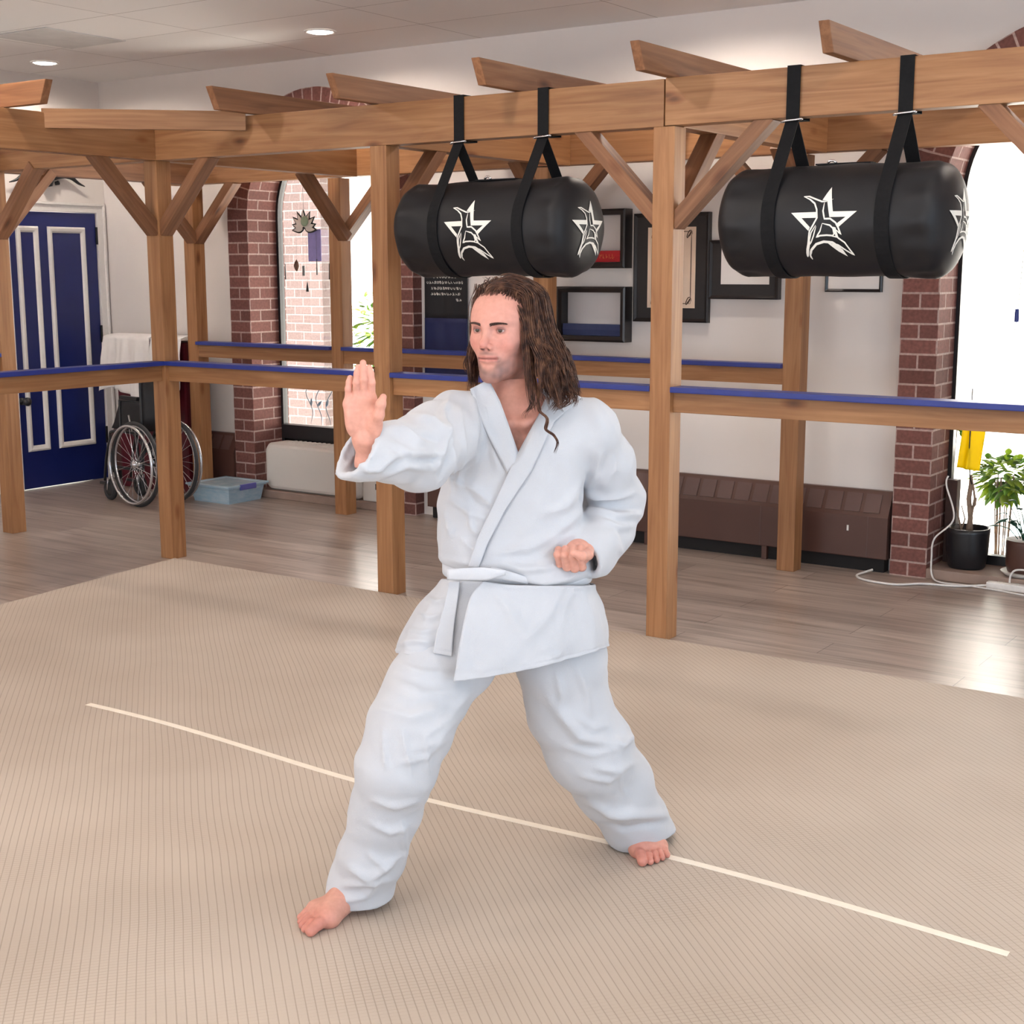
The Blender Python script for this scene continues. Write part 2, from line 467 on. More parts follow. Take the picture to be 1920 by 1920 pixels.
for cx, n in WIN:
    surround(cx, n)
    m = MB().box((cx-RI+0.002, BY-0.008, 0.001), (cx+RI-0.002, RY+0.06, ZL))
    tag(m.obj('trim_%d' % (n+2), M_STONE, bevel=0.006), kind='structure')
    # the window: arched black frame, sill bar, panes
    w = thing('window_%d' % n, None, None, (cx, RY, ZL), kind='structure')
    m = MB()
    def ring(r0, r1, y0, y1, z0):
        pi_ = [(cx-r0, z0)]+[(cx+r0*math.cos(math.pi*(1-k/40)), ZS+r0*math.sin(math.pi*(1-k/40))) for k in range(41)]+[(cx+r0, z0)]
        po_ = [(cx-r1, z0)]+[(cx+r1*math.cos(math.pi*(1-k/40)), ZS+r1*math.sin(math.pi*(1-k/40))) for k in range(41)]+[(cx+r1, z0)]
        P = []
        for a, b in zip(pi_, po_):
            P.append([(a[0], y0, a[1]), (b[0], y0, b[1]), (b[0], y1, b[1]), (a[0], y1, a[1])])
        m.grid(P, closed_u=True)
    ring(RI-0.022, RI-0.001, RY-0.02, RY+0.03, ZL)
    m.box((cx-RI+0.03, RY-0.02, ZL), (cx+RI-0.03, RY+0.03, ZL+0.05))
    if n == 1:
        m.box((cx-RI+0.03, RY-0.05, 0.40), (cx+RI-0.03, RY+0.03, 0.50))
        m.box((cx-RI+0.03, RY-0.02, ZL), (cx-RI+0.10, RY+0.03, 0.42))
        m.box((cx-RI+0.03, RY-0.02, 0.30), (cx+RI-0.03, RY+0.03, 0.42))
    m.obj('window_frame', M_BLACK, w)
    P = [(cx-RI+0.02, RY+0.01, ZL+0.02)]+[(cx+(RI-0.02)*math.cos(math.pi*(1-k/40)), RY+0.01, ZS+(RI-0.02)*math.sin(math.pi*(1-k/40))) for k in range(41)]+[(cx+RI-0.02, RY+0.01, ZL+0.02)]
    m = MB(); m.add(P, [tuple(range(len(P)))]); m.obj('pane', M_GLASS, w)

# blue four-panel door in the left wall
d = thing('door_1', None, None, (WX, 1.49, 0), kind='structure')
m = MB().box((WX-0.05, 1.10, 0.005), (WX-0.005, 1.88, 2.03)); m.obj('door_leaf', M_BLUEDOOR, d, bevel=0.003)
def moulding(y0, y1, z0, z1):
    mm = MB(); w_ = 0.045
    prof = [(0.0, 0.0), (0.012, 0.004), (0.018, 0.016), (0.014, 0.032), (0.002, w_)]   # (out, in)
    P = []
    for (o_, i_) in prof:
        P.append([(WX-0.005+o_, y0+i_, z0+i_), (WX-0.005+o_, y1-i_, z0+i_), (WX-0.005+o_, y1-i_, z1-i_), (WX-0.005+o_, y0+i_, z1-i_)])
    mm.grid(P, closed_u=True)
    mm.obj('panel_moulding', M_WHITE, d)
moulding(1.435, 1.775, 0.28, 1.925)
moulding(1.02+0.14, 1.355, 0.28, 1.925)
m = MB()
for z in (0.28, 1.06, 1.80): m.box((WX-0.004, 1.872, z), (WX+0.012, 1.892, z+0.13))
m.obj('hinge', M_BLACK, d, bevel=0.003)
m = MB().lathe([(0.0, 0), (0.028, 0.0), (0.028, 0.01), (0.012, 0.015), (0.012, 0.045), (0.03, 0.055), (0.032, 0.075), (0.02, 0.09), (0.0, 0.092)], 20, (WX-0.005, 1.128, 0.66), 'X')
m.obj('door_handle', M_BLACK, d, smooth=True)
m = MB()
def casing(y0, y1, z1, out, ww):
    m.box((WX-0.002, y0-ww, 0), (WX+out, y0, z1+ww)); m.box((WX-0.002, y1, 0), (WX+out, y1+ww, z1+ww)); m.box((WX-0.002, y0, z1), (WX+out, y1, z1+ww))
casing(1.095, 1.885, 2.035, 0.014, 0.055)
casing(1.045, 1.935, 2.085, 0.028, 0.018)
tag(m.obj('trim_5', M_WHITE, bevel=0.003), kind='structure')

# ------------------------------------------------------------------ outside, seen through the windows
M_PAVE = simple('pale_paving', (0.72, 0.70, 0.66), 0.8, var=0.05, scale=2)
M_BACKDROP = simple('white_stucco', (0.82, 0.81, 0.79), 0.8, var=0.02, scale=2)
tag(MB().box((-25, 2.45, -0.35), (25, 30, -0.2)).obj('ground', M_PAVE), kind='structure')
o = MB().box((-25, 14.0, -0.2), (25, 14.4, 9)).obj('neighbouring_building', M_BACKDROP, origin=(0, 14.2, -0.2))  # white wall added so the windows look onto something bright
tag(o, 'white rendered building across the yard, seen through the arched windows', 'building')
M_PALEB = brick_mat('sunlit_pale_brick', (0.115, 0.080, 0.074), (0.10, 0.068, 0.062), (0.16, 0.145, 0.14))
def uvb(co, p):
    n = p.normal
    return (co.y, co.z) if abs(n.x) > 0.5 else (co.x, co.z)
o = MB().box((-6.2, 4.3, -0.2), (-2.72, 4.6, 3.6)).obj('garden_wall', M_PALEB, origin=(-4.6, 4.4, -0.2), uvf=uvb)
tag(o, 'pale brick wall standing outside the left arched window', 'wall')
M_BLUEGREY = simple('blue_grey_cladding', (0.040, 0.050, 0.070), 0.6, var=0.05, scale=3)
o = MB().box((-2.05, 4.6, -0.2), (-1.72, 4.95, 3.8)).obj('porch_column', M_BLUEGREY, origin=(-1.9, 4.8, -0.2), bevel=0.01)
tag(o, 'blue-grey square column outside the left arched window', 'column')
M_TAN = simple('tan_render', (0.30, 0.22, 0.16), 0.8, var=0.05, scale=4)
o = MB().box((4.02, 2.5, -0.2), (4.5, 3.0, 1.36)).obj('garden_pillar', M_TAN, origin=(4.3, 2.7, -0.2), bevel=0.01)
tag(o, 'tan masonry pillar outside the right window, at the right edge', 'pillar')

# ------------------------------------------------------------------ training mat and its line
m = MB()
q = [(0.015, -0.003), (9.4, -0.003), (9.4, -9.9), (0.95, -9.9), (0.17, -1.30)]
m.add([(x, y, 0.0) for x, y in q]+[(x, y, 0.012) for x, y in q],
      [(4,3,2,1,0), (5,6,7,8,9)]+[(i, (i+1) % 5, 5+(i+1) % 5, 5+i) for i in range(5)])
o = m.obj('training_mat', mat_mat(), bevel=0.004)
tag(o, 'large beige ribbed training mat covering the floor under the man', 'mat')
M_TAPE = simple('cream_tape', (0.86, 0.78, 0.67), 0.6, var=0.04, scale=20)
m = MB(); P = []
random.seed(3)
for i in range(60):
    x = 1.80+(5.16-1.80)*i/59; y = -2.075+0.025*math.sin(i*0.16+0.6)-0.012*i/59+0.022; w_ = 0.0135
    P.append([(x, y-w_, 0.0125), (x, y-w_, 0.0135), (x, y+w_, 0.0135), (x, y+w_, 0.0125)])
m.grid(P, closed_u=True)
m.add([P[0][k] for k in range(4)], [(0, 1, 2, 3)]); m.add([P[-1][k] for k in range(4)], [(3, 2, 1, 0)])
o = m.obj('floor_line', M_TAPE, origin=(3.5, -2.06, 0.0125))
tag(o, 'cream tape line running across the beige mat beneath the feet', 'line')

# ------------------------------------------------------------------ timber pergola
frame = thing('timber_pergola', 'large pine post and beam pergola with blue capped rails around the mat', 'pergola', (0, 0, 0))
def timber(name, p0, p1, w, h, mat=M_WOOD, parent=None, bev=0.004, side=None, cut0=0.0, cut1=0.0, mb=None):
    """a beam along local x from p0 to p1; w across, h in the local z; cut = overhang of the top edge at an end"""
    p0 = Vector(p0); p1 = Vector(p1); L = (p1-p0).length
    x = (p1-p0).normalized()
    z = Vector((0, 0, 1)) if side is None else Vector(side)
    if abs(z.dot(x)) > 0.95: z = Vector((0, -1, 0))
    y = z.cross(x).normalized(); z = x.cross(y)
    Mw = Matrix(((x.x, y.x, z.x, p0.x), (x.y, y.y, z.y, p0.y), (x.z, y.z, z.z, p0.z), (0, 0, 0, 1)))
    me_ = MB()
    me_.add([(-0, -w/2, -h/2), (L, -w/2, -h/2), (L, w/2, -h/2), (0, w/2, -h/2),
             (-cut0, -w/2, h/2), (L+cut1, -w/2, h/2), (L+cut1, w/2, h/2), (-cut0, w/2, h/2)],
            [(0,3,2,1),(4,5,6,7),(0,1,5,4),(1,2,6,5),(2,3,7,6),(3,0,4,7)])
    me = me_.mesh(name, None, False, bev)
    return mesh_obj(name, me, mat, parent or frame, Mw)
ZB0, ZB1 = 2.185, 2.375
ZBm, HB = (ZB0+ZB1)/2, ZB1-ZB0
PW = 0.10
inner_posts = [(-0.05, 0.05), (1.545, 0.05), (3.08, 0.05), (4.80, 0.05), (-0.05, -1.6), (-0.05, -3.2)]
outer_posts = [(-1.55, 1.69), (-0.196, 1.69), (1.39, 1.69), (2.972, 1.69), (4.75, 1.69), (-1.468, 0.03), (-1.468, -1.6)]
for (x, y) in inner_posts+outer_posts:
    timber('post', (x, y, 0.0), (x, y, ZB0), PW, PW)
# beams
BT = 0.09
timber('beam', (-1.6, 0.045, ZBm), (3.077, 0.045, ZBm), BT, HB)
timber('beam', (3.083, 0.045, ZBm+0.003), (6.4, 0.045, ZBm+0.003), BT, HB)
timber('beam', (-0.045, -4.6, ZBm), (-0.045, 0.0, ZBm), BT, HB)
timber('beam', (-0.045, 0.09, ZBm), (-0.045, 1.645, ZBm), BT, HB)
timber('beam', (-1.75, 1.69, ZBm+0.006), (6.4, 1.69, ZBm+0.006), BT, HB)
timber('beam', (-1.50, -3.2, ZBm), (-1.50, 0.0, ZBm), BT, HB, M_WOODD)
timber('beam', (-1.50, 0.09, ZBm), (-1.50, 1.645, ZBm), BT, HB, M_WOODD)
for x in (1.545, 3.08, 4.80): timber('beam', (x, 0.09, ZBm), (x, 1.645, ZBm), BT, HB)
# plank across the inner corner
timber('corner_plank', (-0.02, -0.70, 2.345), (0.70, -0.02, 2.345), 0.03, 0.095)
# braces
def brace(px, py, dx, dy, run=0.40, z0=1.81, mat=M_WOODD):
    a = Vector((px+dx*0.035, py+dy*0.035, z0)); b = Vector((px+dx*(0.05+run-0.03), py+dy*(0.05+run-0.03), ZB0+0.02))
    timber('brace', a, b, 0.082, 0.062, mat, side=(-dx*0.7, -dy*0.7, 0.7), bev=0.003)
brace(-0.05, 0.05, 0, -1); brace(-0.05, 0.05, 1, 0)
brace(1.545, 0.05, 0, 1, 0.40)
brace(3.08, 0.05, -1, 0); brace(3.08, 0.05, 1, 0, 0.44, 1.79); brace(3.08, 0.05, 0, 1)
brace(4.80, 0.05, -1, 0)
brace(-0.196, 1.69, 1, 0); brace(-0.12, 1.69, 0, -1)
brace(1.39, 1.69, 1, 0); brace(1.47, 1.69, 0, -1)
brace(2.972, 1.69, -1, 0); brace(2.972, 1.69, 1, 0); brace(3.03, 1.69, 0, -1)
brace(-1.55, 1.69, 1, 0); brace(-1.52, 1.69, 0, -1)
brace(-1.48, 0.03, 0, 1); brace(-1.468, 0.03, 1, 0)
# rafters: across the front aisle (along Y) and across the left aisle (along X), ends cut on a slant
for x in (0.735, 1.515, 2.335, 3.105, 3.885, 4.68, 5.46):
    timber('rafter', (x, -0.25, 2.432), (x, 2.0-0.05, 2.432), 0.042, 0.108, M_WOODD, cut0=0.05)
for y in (-0.90, -1.68, -2.46, -3.24):
    timber('rafter', (0.26, y, 2.432), (-1.9, y, 2.432), 0.042, 0.108, M_WOODD, cut0=0.05)
# rails with blue caps
def rail(p0, p1, nx, ny):
    r_ = timber('rail', (p0[0], p0[1], 1.046), (p1[0], p1[1], 1.046), 0.042, 0.088)
    c_ = timber('rail_cap', (p0[0], p0[1], 1.100), (p1[0], p1[1], 1.100), 0.10, 0.024, M_BLUECAP, parent=r_)
rail((0.0, 0.045), (1.495, 0.045), 0, 1); rail((1.595, 0.045), (3.03, 0.045), 0, 1); rail((3.13, 0.045), (4.75, 0.045), 0, 1)
rail((-0.045, -1.55), (-0.045, 0.0), 1, 0); rail((-0.045, -3.15), (-0.045, -1.65), 1, 0)
rail((-1.50, 1.665), (-0.246, 1.665), 0, 1); rail((-0.146, 1.665), (1.34, 1.665), 0, 1); rail((1.44, 1.665), (2.922, 1.665), 0, 1)
rail((-1.468, -1.55), (-1.468, -0.02), 1, 0)
m = MB(); cpt = (1.555, -0.014, 1.125)
m.tube([(1.50+0.016*math.cos(a), -0.02, 1.118+0.016*math.sin(a)) for a in [i*math.pi/10 for i in range(20)]], 0.003, 8, closed=True)
m.tube([(1.50, 0.0, 1.134), (1.50, -0.02, 1.134)], 0.003, 8)
m.obj('ring_hook', simple('rusty_iron', rgb(92, 50, 34), 0.6, 0.4), frame, smooth=True)

# ------------------------------------------------------------------ ceiling downlights (each with its own light)
M_LED = emis('lit_diffuser', (1.0, 0.93, 0.84), 14.0)
LP = [(0.10, 1.22), (-2.28, 1.08), (2.48, 1.22), (4.86, 1.22), (0.10, -1.3), (2.48, -1.3), (4.86, -1.3), (-2.28, -1.3), (2.48, -3.8), (4.86, -3.8), (0.10, -3.8)]
LW = 52.0
lab = {0: 'round lit ceiling downlight above the pergola, nearer the picture centre', 1: 'round lit ceiling downlight in the far left corner above the blue door'}
for i, (x, y) in enumerate(LP):
    t_ = thing('ceiling_downlight', lab.get(i, 'round lit ceiling downlight further along the ceiling, beyond the picture edge'), 'ceiling light', (x, y, CZ-0.002), group='recessed ceiling downlights')
    m = MB().lathe([(0.075, 0.0), (0.078, -0.004), (0.085, -0.007), (0.094, -0.005), (0.096, 0.0)], 32, (x, y, CZ-0.001)); m.f = [f for f in m.f if len(f) == 4]; m.mi = [0]*len(m.f)
    m.obj('trim_ring', M_WHITE, t_, smooth=True)
    m = MB().lathe([(0.0, -0.012), (0.05, -0.011), (0.074, -0.004), (0.0765, 0.0)], 32, (x, y, CZ-0.001)); m.obj('diffuser', M_LED, t_, smooth=True)
    ld = bpy.data.lights.new('downlight', 'SPOT'); ld.energy = LW; ld.color = (1.0, 0.87, 0.77)
    ld.spot_size = math.radians(172); ld.spot_blend = 0.35; ld.shadow_soft_size = 0.07
    lo = bpy.data.objects.new('downlight', ld); COL.objects.link(lo); lo.location = (x, y, CZ-0.03); lo.parent = None
o = MB().box((-1.62, 0.19, CZ-0.006), (-1.10, 0.78, CZ-0.0005)).obj('ceiling_hatch', simple('grey_hatch', (0.62, 0.61, 0.60), 0.7, var=0.08, scale=6), bevel=0.002, origin=(-1.36, 0.485, CZ-0.003))
tag(o, 'grey square access hatch in the white tiled ceiling', 'ceiling hatch')
def spline(pts, n=10):
    P = [Vector(p) for p in pts]; out = []
    for i in range(len(P)-1):
        a, b, c, d_ = P[max(i-1, 0)], P[i], P[i+1], P[min(i+2, len(P)-1)]
        for k in range(n):
            u = k/n
            out.append(0.5*((2*b)+(c-a)*u+(2*a-5*b+4*c-d_)*u*u+(3*b-a-3*c+d_)*u*u*u))
    out.append(P[-1]); return out
# ------------------------------------------------------------------ hanging kick bags
def stroke(pts, w):
    """2D polyline -> list of quads (subdivided) of width w, tapered a little at both ends"""
    out = []
    P = []
    for a, b in zip(pts[:-1], pts[1:]):
        L = math.hypot(b[0]-a[0], b[1]-a[1]); n = max(1, int(L/0.06))
        P += [(a[0]+(b[0]-a[0])*k/n, a[1]+(b[1]-a[1])*k/n) for k in range(n)]
    P.append(pts[-1])
    N = len(P); prev = None
    for i in range(N):
        a = P[max(i-1, 0)]; b = P[min(i+1, N-1)]
        dx, dy = b[0]-a[0], b[1]-a[1]; L = math.hypot(dx, dy) or 1
        ww = w*0.5*min(1, 0.35+0.65*min(i, N-1-i)/max(1, N*0.15))
        cur = ((P[i][0]-dy/L*ww, P[i][1]+dx/L*ww), (P[i][0]+dy/L*ww, P[i][1]-dx/L*ww))
        if prev: out.append((prev[0], prev[1], cur[1], cur[0]))
        prev = cur
    return out
def fillpoly(pts):
    """triangulate + subdivide a 2D polygon with bmesh"""
    bm = bmesh.new(); vs = [bm.verts.new((x, y, 0)) for x, y in pts]
    f = bm.faces.new(vs); bmesh.ops.triangulate(bm, faces=[f])
    for _ in range(3):
        bmesh.ops.subdivide_edges(bm, edges=[e for e in bm.edges if e.calc_length() > 0.09], cuts=1)
        bmesh.ops.triangulate(bm, faces=bm.faces[:])
    r = [tuple((v.co.x, v.co.y) for v in f.verts) for f in bm.faces]; bm.free(); return r
def N_(pts): return [((x-1345)/255.0, -(y-775)/255.0) for x, y in pts]
EMB = []
for p in ([(1087,700),(1283,697),(1290,735),(1172,735),(1240,795),(1228,818)],
          [(1375,525),(1412,695),(1600,697),(1455,803),(1438,780),(1515,732),(1388,732),(1360,625),(1322,618)],
          [(1420,795),(1440,800),(1462,868),(1440,862)],
          [(1372,898),(1440,915),(1482,950),(1510,1006),(1450,965)]):
    EMB += fillpoly(N_(p))
for p, w in (([(1172,592),(1215,592),(1265,610),(1320,628),(1358,628)], 11),
             ([(1172,592),(1225,613),(1265,640),(1285,680),(1292,735),(1265,780),(1237,820),(1226,880),(1197,1000)], 12),
             ([(1340,635),(1335,690),(1350,742),(1395,742),(1440,770),(1462,805),(1480,846),(1440,812)], 12),
             ([(1335,772),(1395,785),(1420,805),(1428,840),(1418,852),(1370,848),(1320,850),(1290,860),(1320,820),(1335,772)], 11),
             ([(1285,782),(1250,830),(1234,880),(1240,905),(1268,850),(1288,790)], 9),
             ([(1230,1022),(1222,985),(1240,945),(1285,905),(1345,890),(1410,897),(1470,935)], 17),
             ([(1197,1000),(1212,940),(1235,880)], 22),
             ([(1215,990),(1230,1022)], 8),
             ([(1395,852),(1450,862),(1505,900),(1562,996),(1510,960),(1452,915),(1400,897)], 11),
             ([(1405,612),(1382,622)], 7)):
    EMB += stroke(N_(p), w/255.0)
def make_bag(xc, half, sx, label):
    R, zc, yc = 0.212, 1.785, 0.0
    root = thing('punching_bag', label, 'punching bag', (xc, yc, zc), group='black kick bags hung from the front beam')
    def prof(x):
        a = abs(x); e = 0.10
        if a <= half-e: return R*(1-0.012*(a/half)**2)
        t = min(1, (a-(half-e))/e)
        return R*(1-t**2.6)**(1/2.2) if t < 1 else 0.0
    rnd = random.Random(int(xc*100))
    ph = [rnd.uniform(0, 6.28) for _ in range(6)]
    def rad(x, a):
        r = prof(x)
        w = 0.0022*math.sin(3*a+ph[0]+5*x)+0.0018*math.sin(7*a+ph[1]-9*x)+0.0018*math.sin(23*x+ph[2]+2*a)
        w += 0.0045*math.exp(-((abs(x)-half+0.11)/0.05)**2)*math.sin(13*a+ph[3])
        return max(0.0, r*(1+w/R*1.0*min(1, r/R)))
    xs = []
    for k in range(60): xs.append(-half+0.10+(2*half-0.2)*k/59)
    endt = [math.sin(k/14*math.pi/2) for k in range(1, 15)]
    xs = [-(half-0.10+0.10*t) for t in reversed(endt)]+xs+[half-0.10+0.10*t for t in endt]
    NA = 72; P = []
    for x in xs:
        P.append([(xc+x, yc-rad(x, a)*math.cos(a), zc+rad(x, a)*math.sin(a)) for a in [2*math.pi*k/NA for k in range(NA)]])
    mb = MB().grid(P, closed_u=True)
    mb.obj('bag_body', M_VINYL, root, smooth=True)
    def front(px, py):
        a = (py*0.145-0.015)/R; x = px*0.128+sx-xc
        r = rad(x, a)+0.0025
        return (xc+x, yc-r*math.cos(a), zc+r*math.sin(a))
    def cap(px, py):
        y, z = px*0.125, py*0.125-0.01
        rr = math.hypot(y, z)
        lo, hi = half-0.10, half
        for _ in range(30):
            mid = (lo+hi)/2
            if prof(mid) > rr: lo = mid
            else: hi = mid
        return (xc+lo+0.003, yc+y, zc+z)
    for fn in (front, cap):
        mb = MB()
        for q in EMB:
            mb.add([fn(*p) for p in q], [tuple(range(len(q)))])
        mb.obj('star_emblem', M_PRINT, root)
    # zipped flap along the top
    mb = MB(); P = []
    for k in range(15):
        x = -0.10+0.22*k/14
        P.append([(xc+x, yc-0.03, zc+R+0.001), (xc+x, yc-0.028, zc+R+0.007), (xc+x, yc+0.028, zc+R+0.007), (xc+x, yc+0.03, zc+R+0.001)])
    mb.grid(P, closed_u=True); mb.add([P[0][k] for k in range(4)], [(0,1,2,3)]); mb.add([P[-1][k] for k in range(4)], [(3,2,1,0)])
    z_ = mb.obj('zip_flap', M_STRAP, root)
    mb = MB().tube([(xc-0.055, yc-0.02, zc+R+0.008), (xc-0.045, yc-0.015, zc+R+0.018), (xc-0.03, yc-0.015, zc+R+0.016), (xc-0.02, yc-0.02, zc+R+0.008)], 0.005, 8)
    mb.obj('zip_pull', M_CHROME, z_, smooth=True)
    return root, xc, yc, zc, R
def strap(root, x, yc, zc, R):
    RR = R+0.0065; w = 0.0275; t = 0.003
    by, bz = -0.012, 2.172
    # legs tangent to the bag, loop under it
    dy, dz = by-yc, bz-zc; D = math.hypot(dy, dz); base = math.atan2(dz, dy); off = math.acos(RR/D)
    a1 = base+off; a2 = base-off           # a1: front side (towards -y), a2: back side
    pts = [(by, bz, 0.0)]
    n = 40
    A = a1; B = a2+2*math.pi
    pts += [(yc+RR*math.cos(A+(B-A)*k/n), zc+RR*math.sin(A+(B-A)*k/n), None) for k in range(n+1)]
    pts.append((by, bz, 0.0))
    def band(poly, name, par, closed=False):
        P = []; N = len(poly)
        for i, (y, z) in enumerate(poly):
            y0, z0 = poly[i-1] if (i or closed) else poly[0]; y1, z1 = poly[(i+1) % N] if (i < N-1 or closed) else poly[-1]
            ty, tz = y1-y0, z1-z0; L = math.hypot(ty, tz) or 1; ny, nz = -tz/L*t, ty/L*t
            P.append([(x-w, y, z), (x+w, y, z), (x+w, y+ny, z+nz), (x-w, y+ny, z+nz)])
        if closed: P.append(P[0])
        mb = MB().grid(P, closed_u=True)
        return mb.obj(name, M_STRAP, par)
    band([(p[0], p[1]) for p in pts], 'strap', root)
    e = 0.006
    loop = [(-e, bz-0.002), (-e, 2.375+e), (0.09+e, 2.375+e), (0.09+e, 2.185-e), (0.0, 2.185-e)]
    s = band(loop, 'strap', root)
    mb = MB()
    ring = []
    for k in range(24):
        a = 2*math.pi*k/24
        ring.append((x+0.042*math.copysign(abs(math.cos(a))**0.5, math.cos(a)), by-0.003+0.010*math.sin(a), bz+0.002+0.004*math.cos(a)))
    mb.tube(ring, 0.0042, 8, closed=True)
    mb.obj('buckle', M_CHROME, s, smooth=True)
for xc, half, sx, straps, lab in ((2.235, 0.49, 2.225, (2.03, 2.487), 'black kick bag with white star emblems hanging left, above the head of the man'),
                                  (3.86, 0.47, 3.875, (3.65, 4.098), 'black kick bag with white star emblems hanging right, before the right window')):
    r_, x_, y_, z_, R_ = make_bag(xc, half, sx, lab)
    for s_ in straps: strap(r_, s_, y_, z_, R_)

# ------------------------------------------------------------------ frames and scroll on the back wall
FY = WY-0.001
M_FGLASS = glass_mat('picture_glass')
def picture(x0, x1, z0, z1, fw, dep, label, inner, paper=None, cat='picture frame', back=M_PAPER):
    t = thing('picture_frame', label, cat, ((x0+x1)/2, FY, (z0+z1)/2), group=None)
    mb = MB(); P = []
    for (o_, y) in ((0, FY), (0, FY-dep), (fw*0.35, FY-dep-0.004), (fw, FY-dep+0.004), (fw, FY)):
        P.append([(x0+o_, y, z0+o_), (x1-o_, y, z0+o_), (x1-o_, y, z1-o_), (x0+o_, y, z1-o_)])
    mb.grid(P, closed_u=True)
    mb.obj('frame', M_BLACKF, t)
    by = FY-(0.006 if inner == 'box' else dep-0.008)
    MB().box((x0+fw, by-0.002, z0+fw), (x1-fw, FY-0.001, z1-fw)).obj('backing', back, t)
    if paper:
        px0, px1, pz0, pz1, pm = paper
        pp = MB().box((px0, by-0.004, pz0), (px1, by-0.0022, pz1)).obj('certificate', pm, t)
        return t, by, pp
    return t, by, None
M_SHADE = simple('pale_box_lining', (0.68, 0.64, 0.62), 0.75, var=0.02, scale=6)
picture(1.36, 1.815, 1.612, 1.952, 0.034, 0.085, 'black shadow box holding a folded red belt, above the other', 'box', back=M_SHADE)
picture(1.345, 1.820, 1.182, 1.505, 0.034, 0.085, 'black shadow box holding a folded blue belt, lower of two', 'box', back=M_SHADE)
def folded_belt(x0, x1, z0, h, mat, label, marks):
    t = thing('folded_belt', label, 'belt', ((x0+x1)/2, FY-0.04, z0))
    mb = MB()
    for k in range(3):
        P = []
        for i in range(25):
            x = x0+(x1-x0)*i/24; b = 0.003*math.sin(i*0.5+k)
            y0 = FY-0.072+0.018*k+b
            P.append([(x, y0, z0), (x, y0-0.004, z0+h*0.5), (x, y0, z0+h-0.004*k), (x, y0+0.013, z0+h-0.004*k), (x, y0+0.013, z0)])
        mb.grid(P, closed_u=True)
        mb.add(P[0], [(0,1,2,3,4)]); mb.add(P[-1], [(4,3,2,1,0)])
    mb.obj('belt_roll', mat, t, smooth=False, bevel=0.0)
    if marks:
        gm = simple('gold_thread', rgb(214, 160, 82), 0.5); rr = random.Random(5); x = x0+0.13
        for ch in range(9):
            cw_ = 0.014; mb = MB()
            if ch == 3: x += 0.03
            for s in range(3):
                ax, az = x+rr.uniform(0, cw_*0.5), z0+h*0.5+rr.uniform(-0.012, 0.012)
                if s == 0: q = [(x, z0+h*0.5-0.012), (x, z0+h*0.5+0.012)]
                else: q = [(ax, az), (ax+cw_*0.5, az+rr.uniform(-0.006, 0.006))]
                for qd in stroke(q, 0.004):
                    mb.add([(p[0], FY-0.080, p[1]) for p in qd], [(0, 1, 2, 3)])
            mb.obj('gold_letter', gm, t); x += 0.021
folded_belt(1.40, 1.778, 1.648, 0.065, simple('red_belt_cloth', rgb(160, 18, 26), 0.75, var=0.08, bump=0.2, bscale=500), 'folded red belt with gold lettering inside the upper shadow box', True)
folded_belt(1.385, 1.783, 1.218, 0.068, simple('blue_belt_cloth', rgb(44, 54, 92), 0.75, var=0.08, bump=0.2, bscale=500), 'folded navy blue belt inside the lower shadow box', False)
t, by, pp = picture(1.842, 2.328, 1.305, 1.922, 0.022, 0.030, 'tall black frame around a cream certificate, behind the nearest post', 'flat', (1.934, 2.242, 1.386, 1.842, M_CREAM), back=M_MATBOARD)
mb = MB()
def rect_lines(mb, x0, x1, z0, z1, w, y):
    for (a, b) in (((x0, z0), (x1, z0)), ((x1, z0), (x1, z1)), ((x1, z1), (x0, z1)), ((x0, z1), (x0, z0))):
        for qd in stroke([a, b], w): mb.add([(p[0], y, p[1]) for p in qd], [(0, 1, 2, 3)])
rect_lines(mb, 1.962, 2.214, 1.412, 1.816, 0.006, by-0.0046); mb.obj('ink_border', M_INK, pp)
for cx_ in (1.975, 2.201):
    for cz_ in (1.425, 1.80):
        pts = [(cx_+0.02*math.cos(a)*(1-a/14), cz_+0.026*math.sin(a*1.3)*(1-a/14)) for a in [k*0.5 for k in range(20)]]
        mb = MB()
        for qd in stroke(pts, 0.006): mb.add([(p[0], by-0.0048, p[1]) for p in qd], [(0, 1, 2, 3)])
        mb.obj('corner_scroll', M_INK, pp)
mb = MB()
rr = random.Random(9)
for k in range(7):
    z = 1.72-k*0.045
    mb = MB()
    for qd in stroke([(2.0+rr.uniform(0, 0.03), z), (2.17-rr.uniform(0, 0.04), z)], 0.003): mb.add([(p[0], by-0.0048, p[1]) for p in qd], [(0, 1, 2, 3)])
    mb.obj('ink_line', M_INK, pp)
t, by, pp = picture(2.335, 2.757, 1.440, 1.765, 0.020, 0.045, 'wide black frame around a white certificate, left of the tall post', 'flat', (2.410, 2.702, 1.522, 1.740, M_PAPER), back=M_MATBOARD)
MB().box((2.437, by-0.0052, 1.690), (2.447, by-0.004, 1.708)).obj('seal', M_DARK, pp)
picture(3.015, 3.330, 1.484, 1.70, 0.016, 0.018, 'thin black frame with a white print, just below the right kick bag', 'flat', (3.034, 3.312, 1.502, 1.684, M_PAPER))
M_INK2 = simple('grey_ink', (0.35, 0.33, 0.33), 0.7)

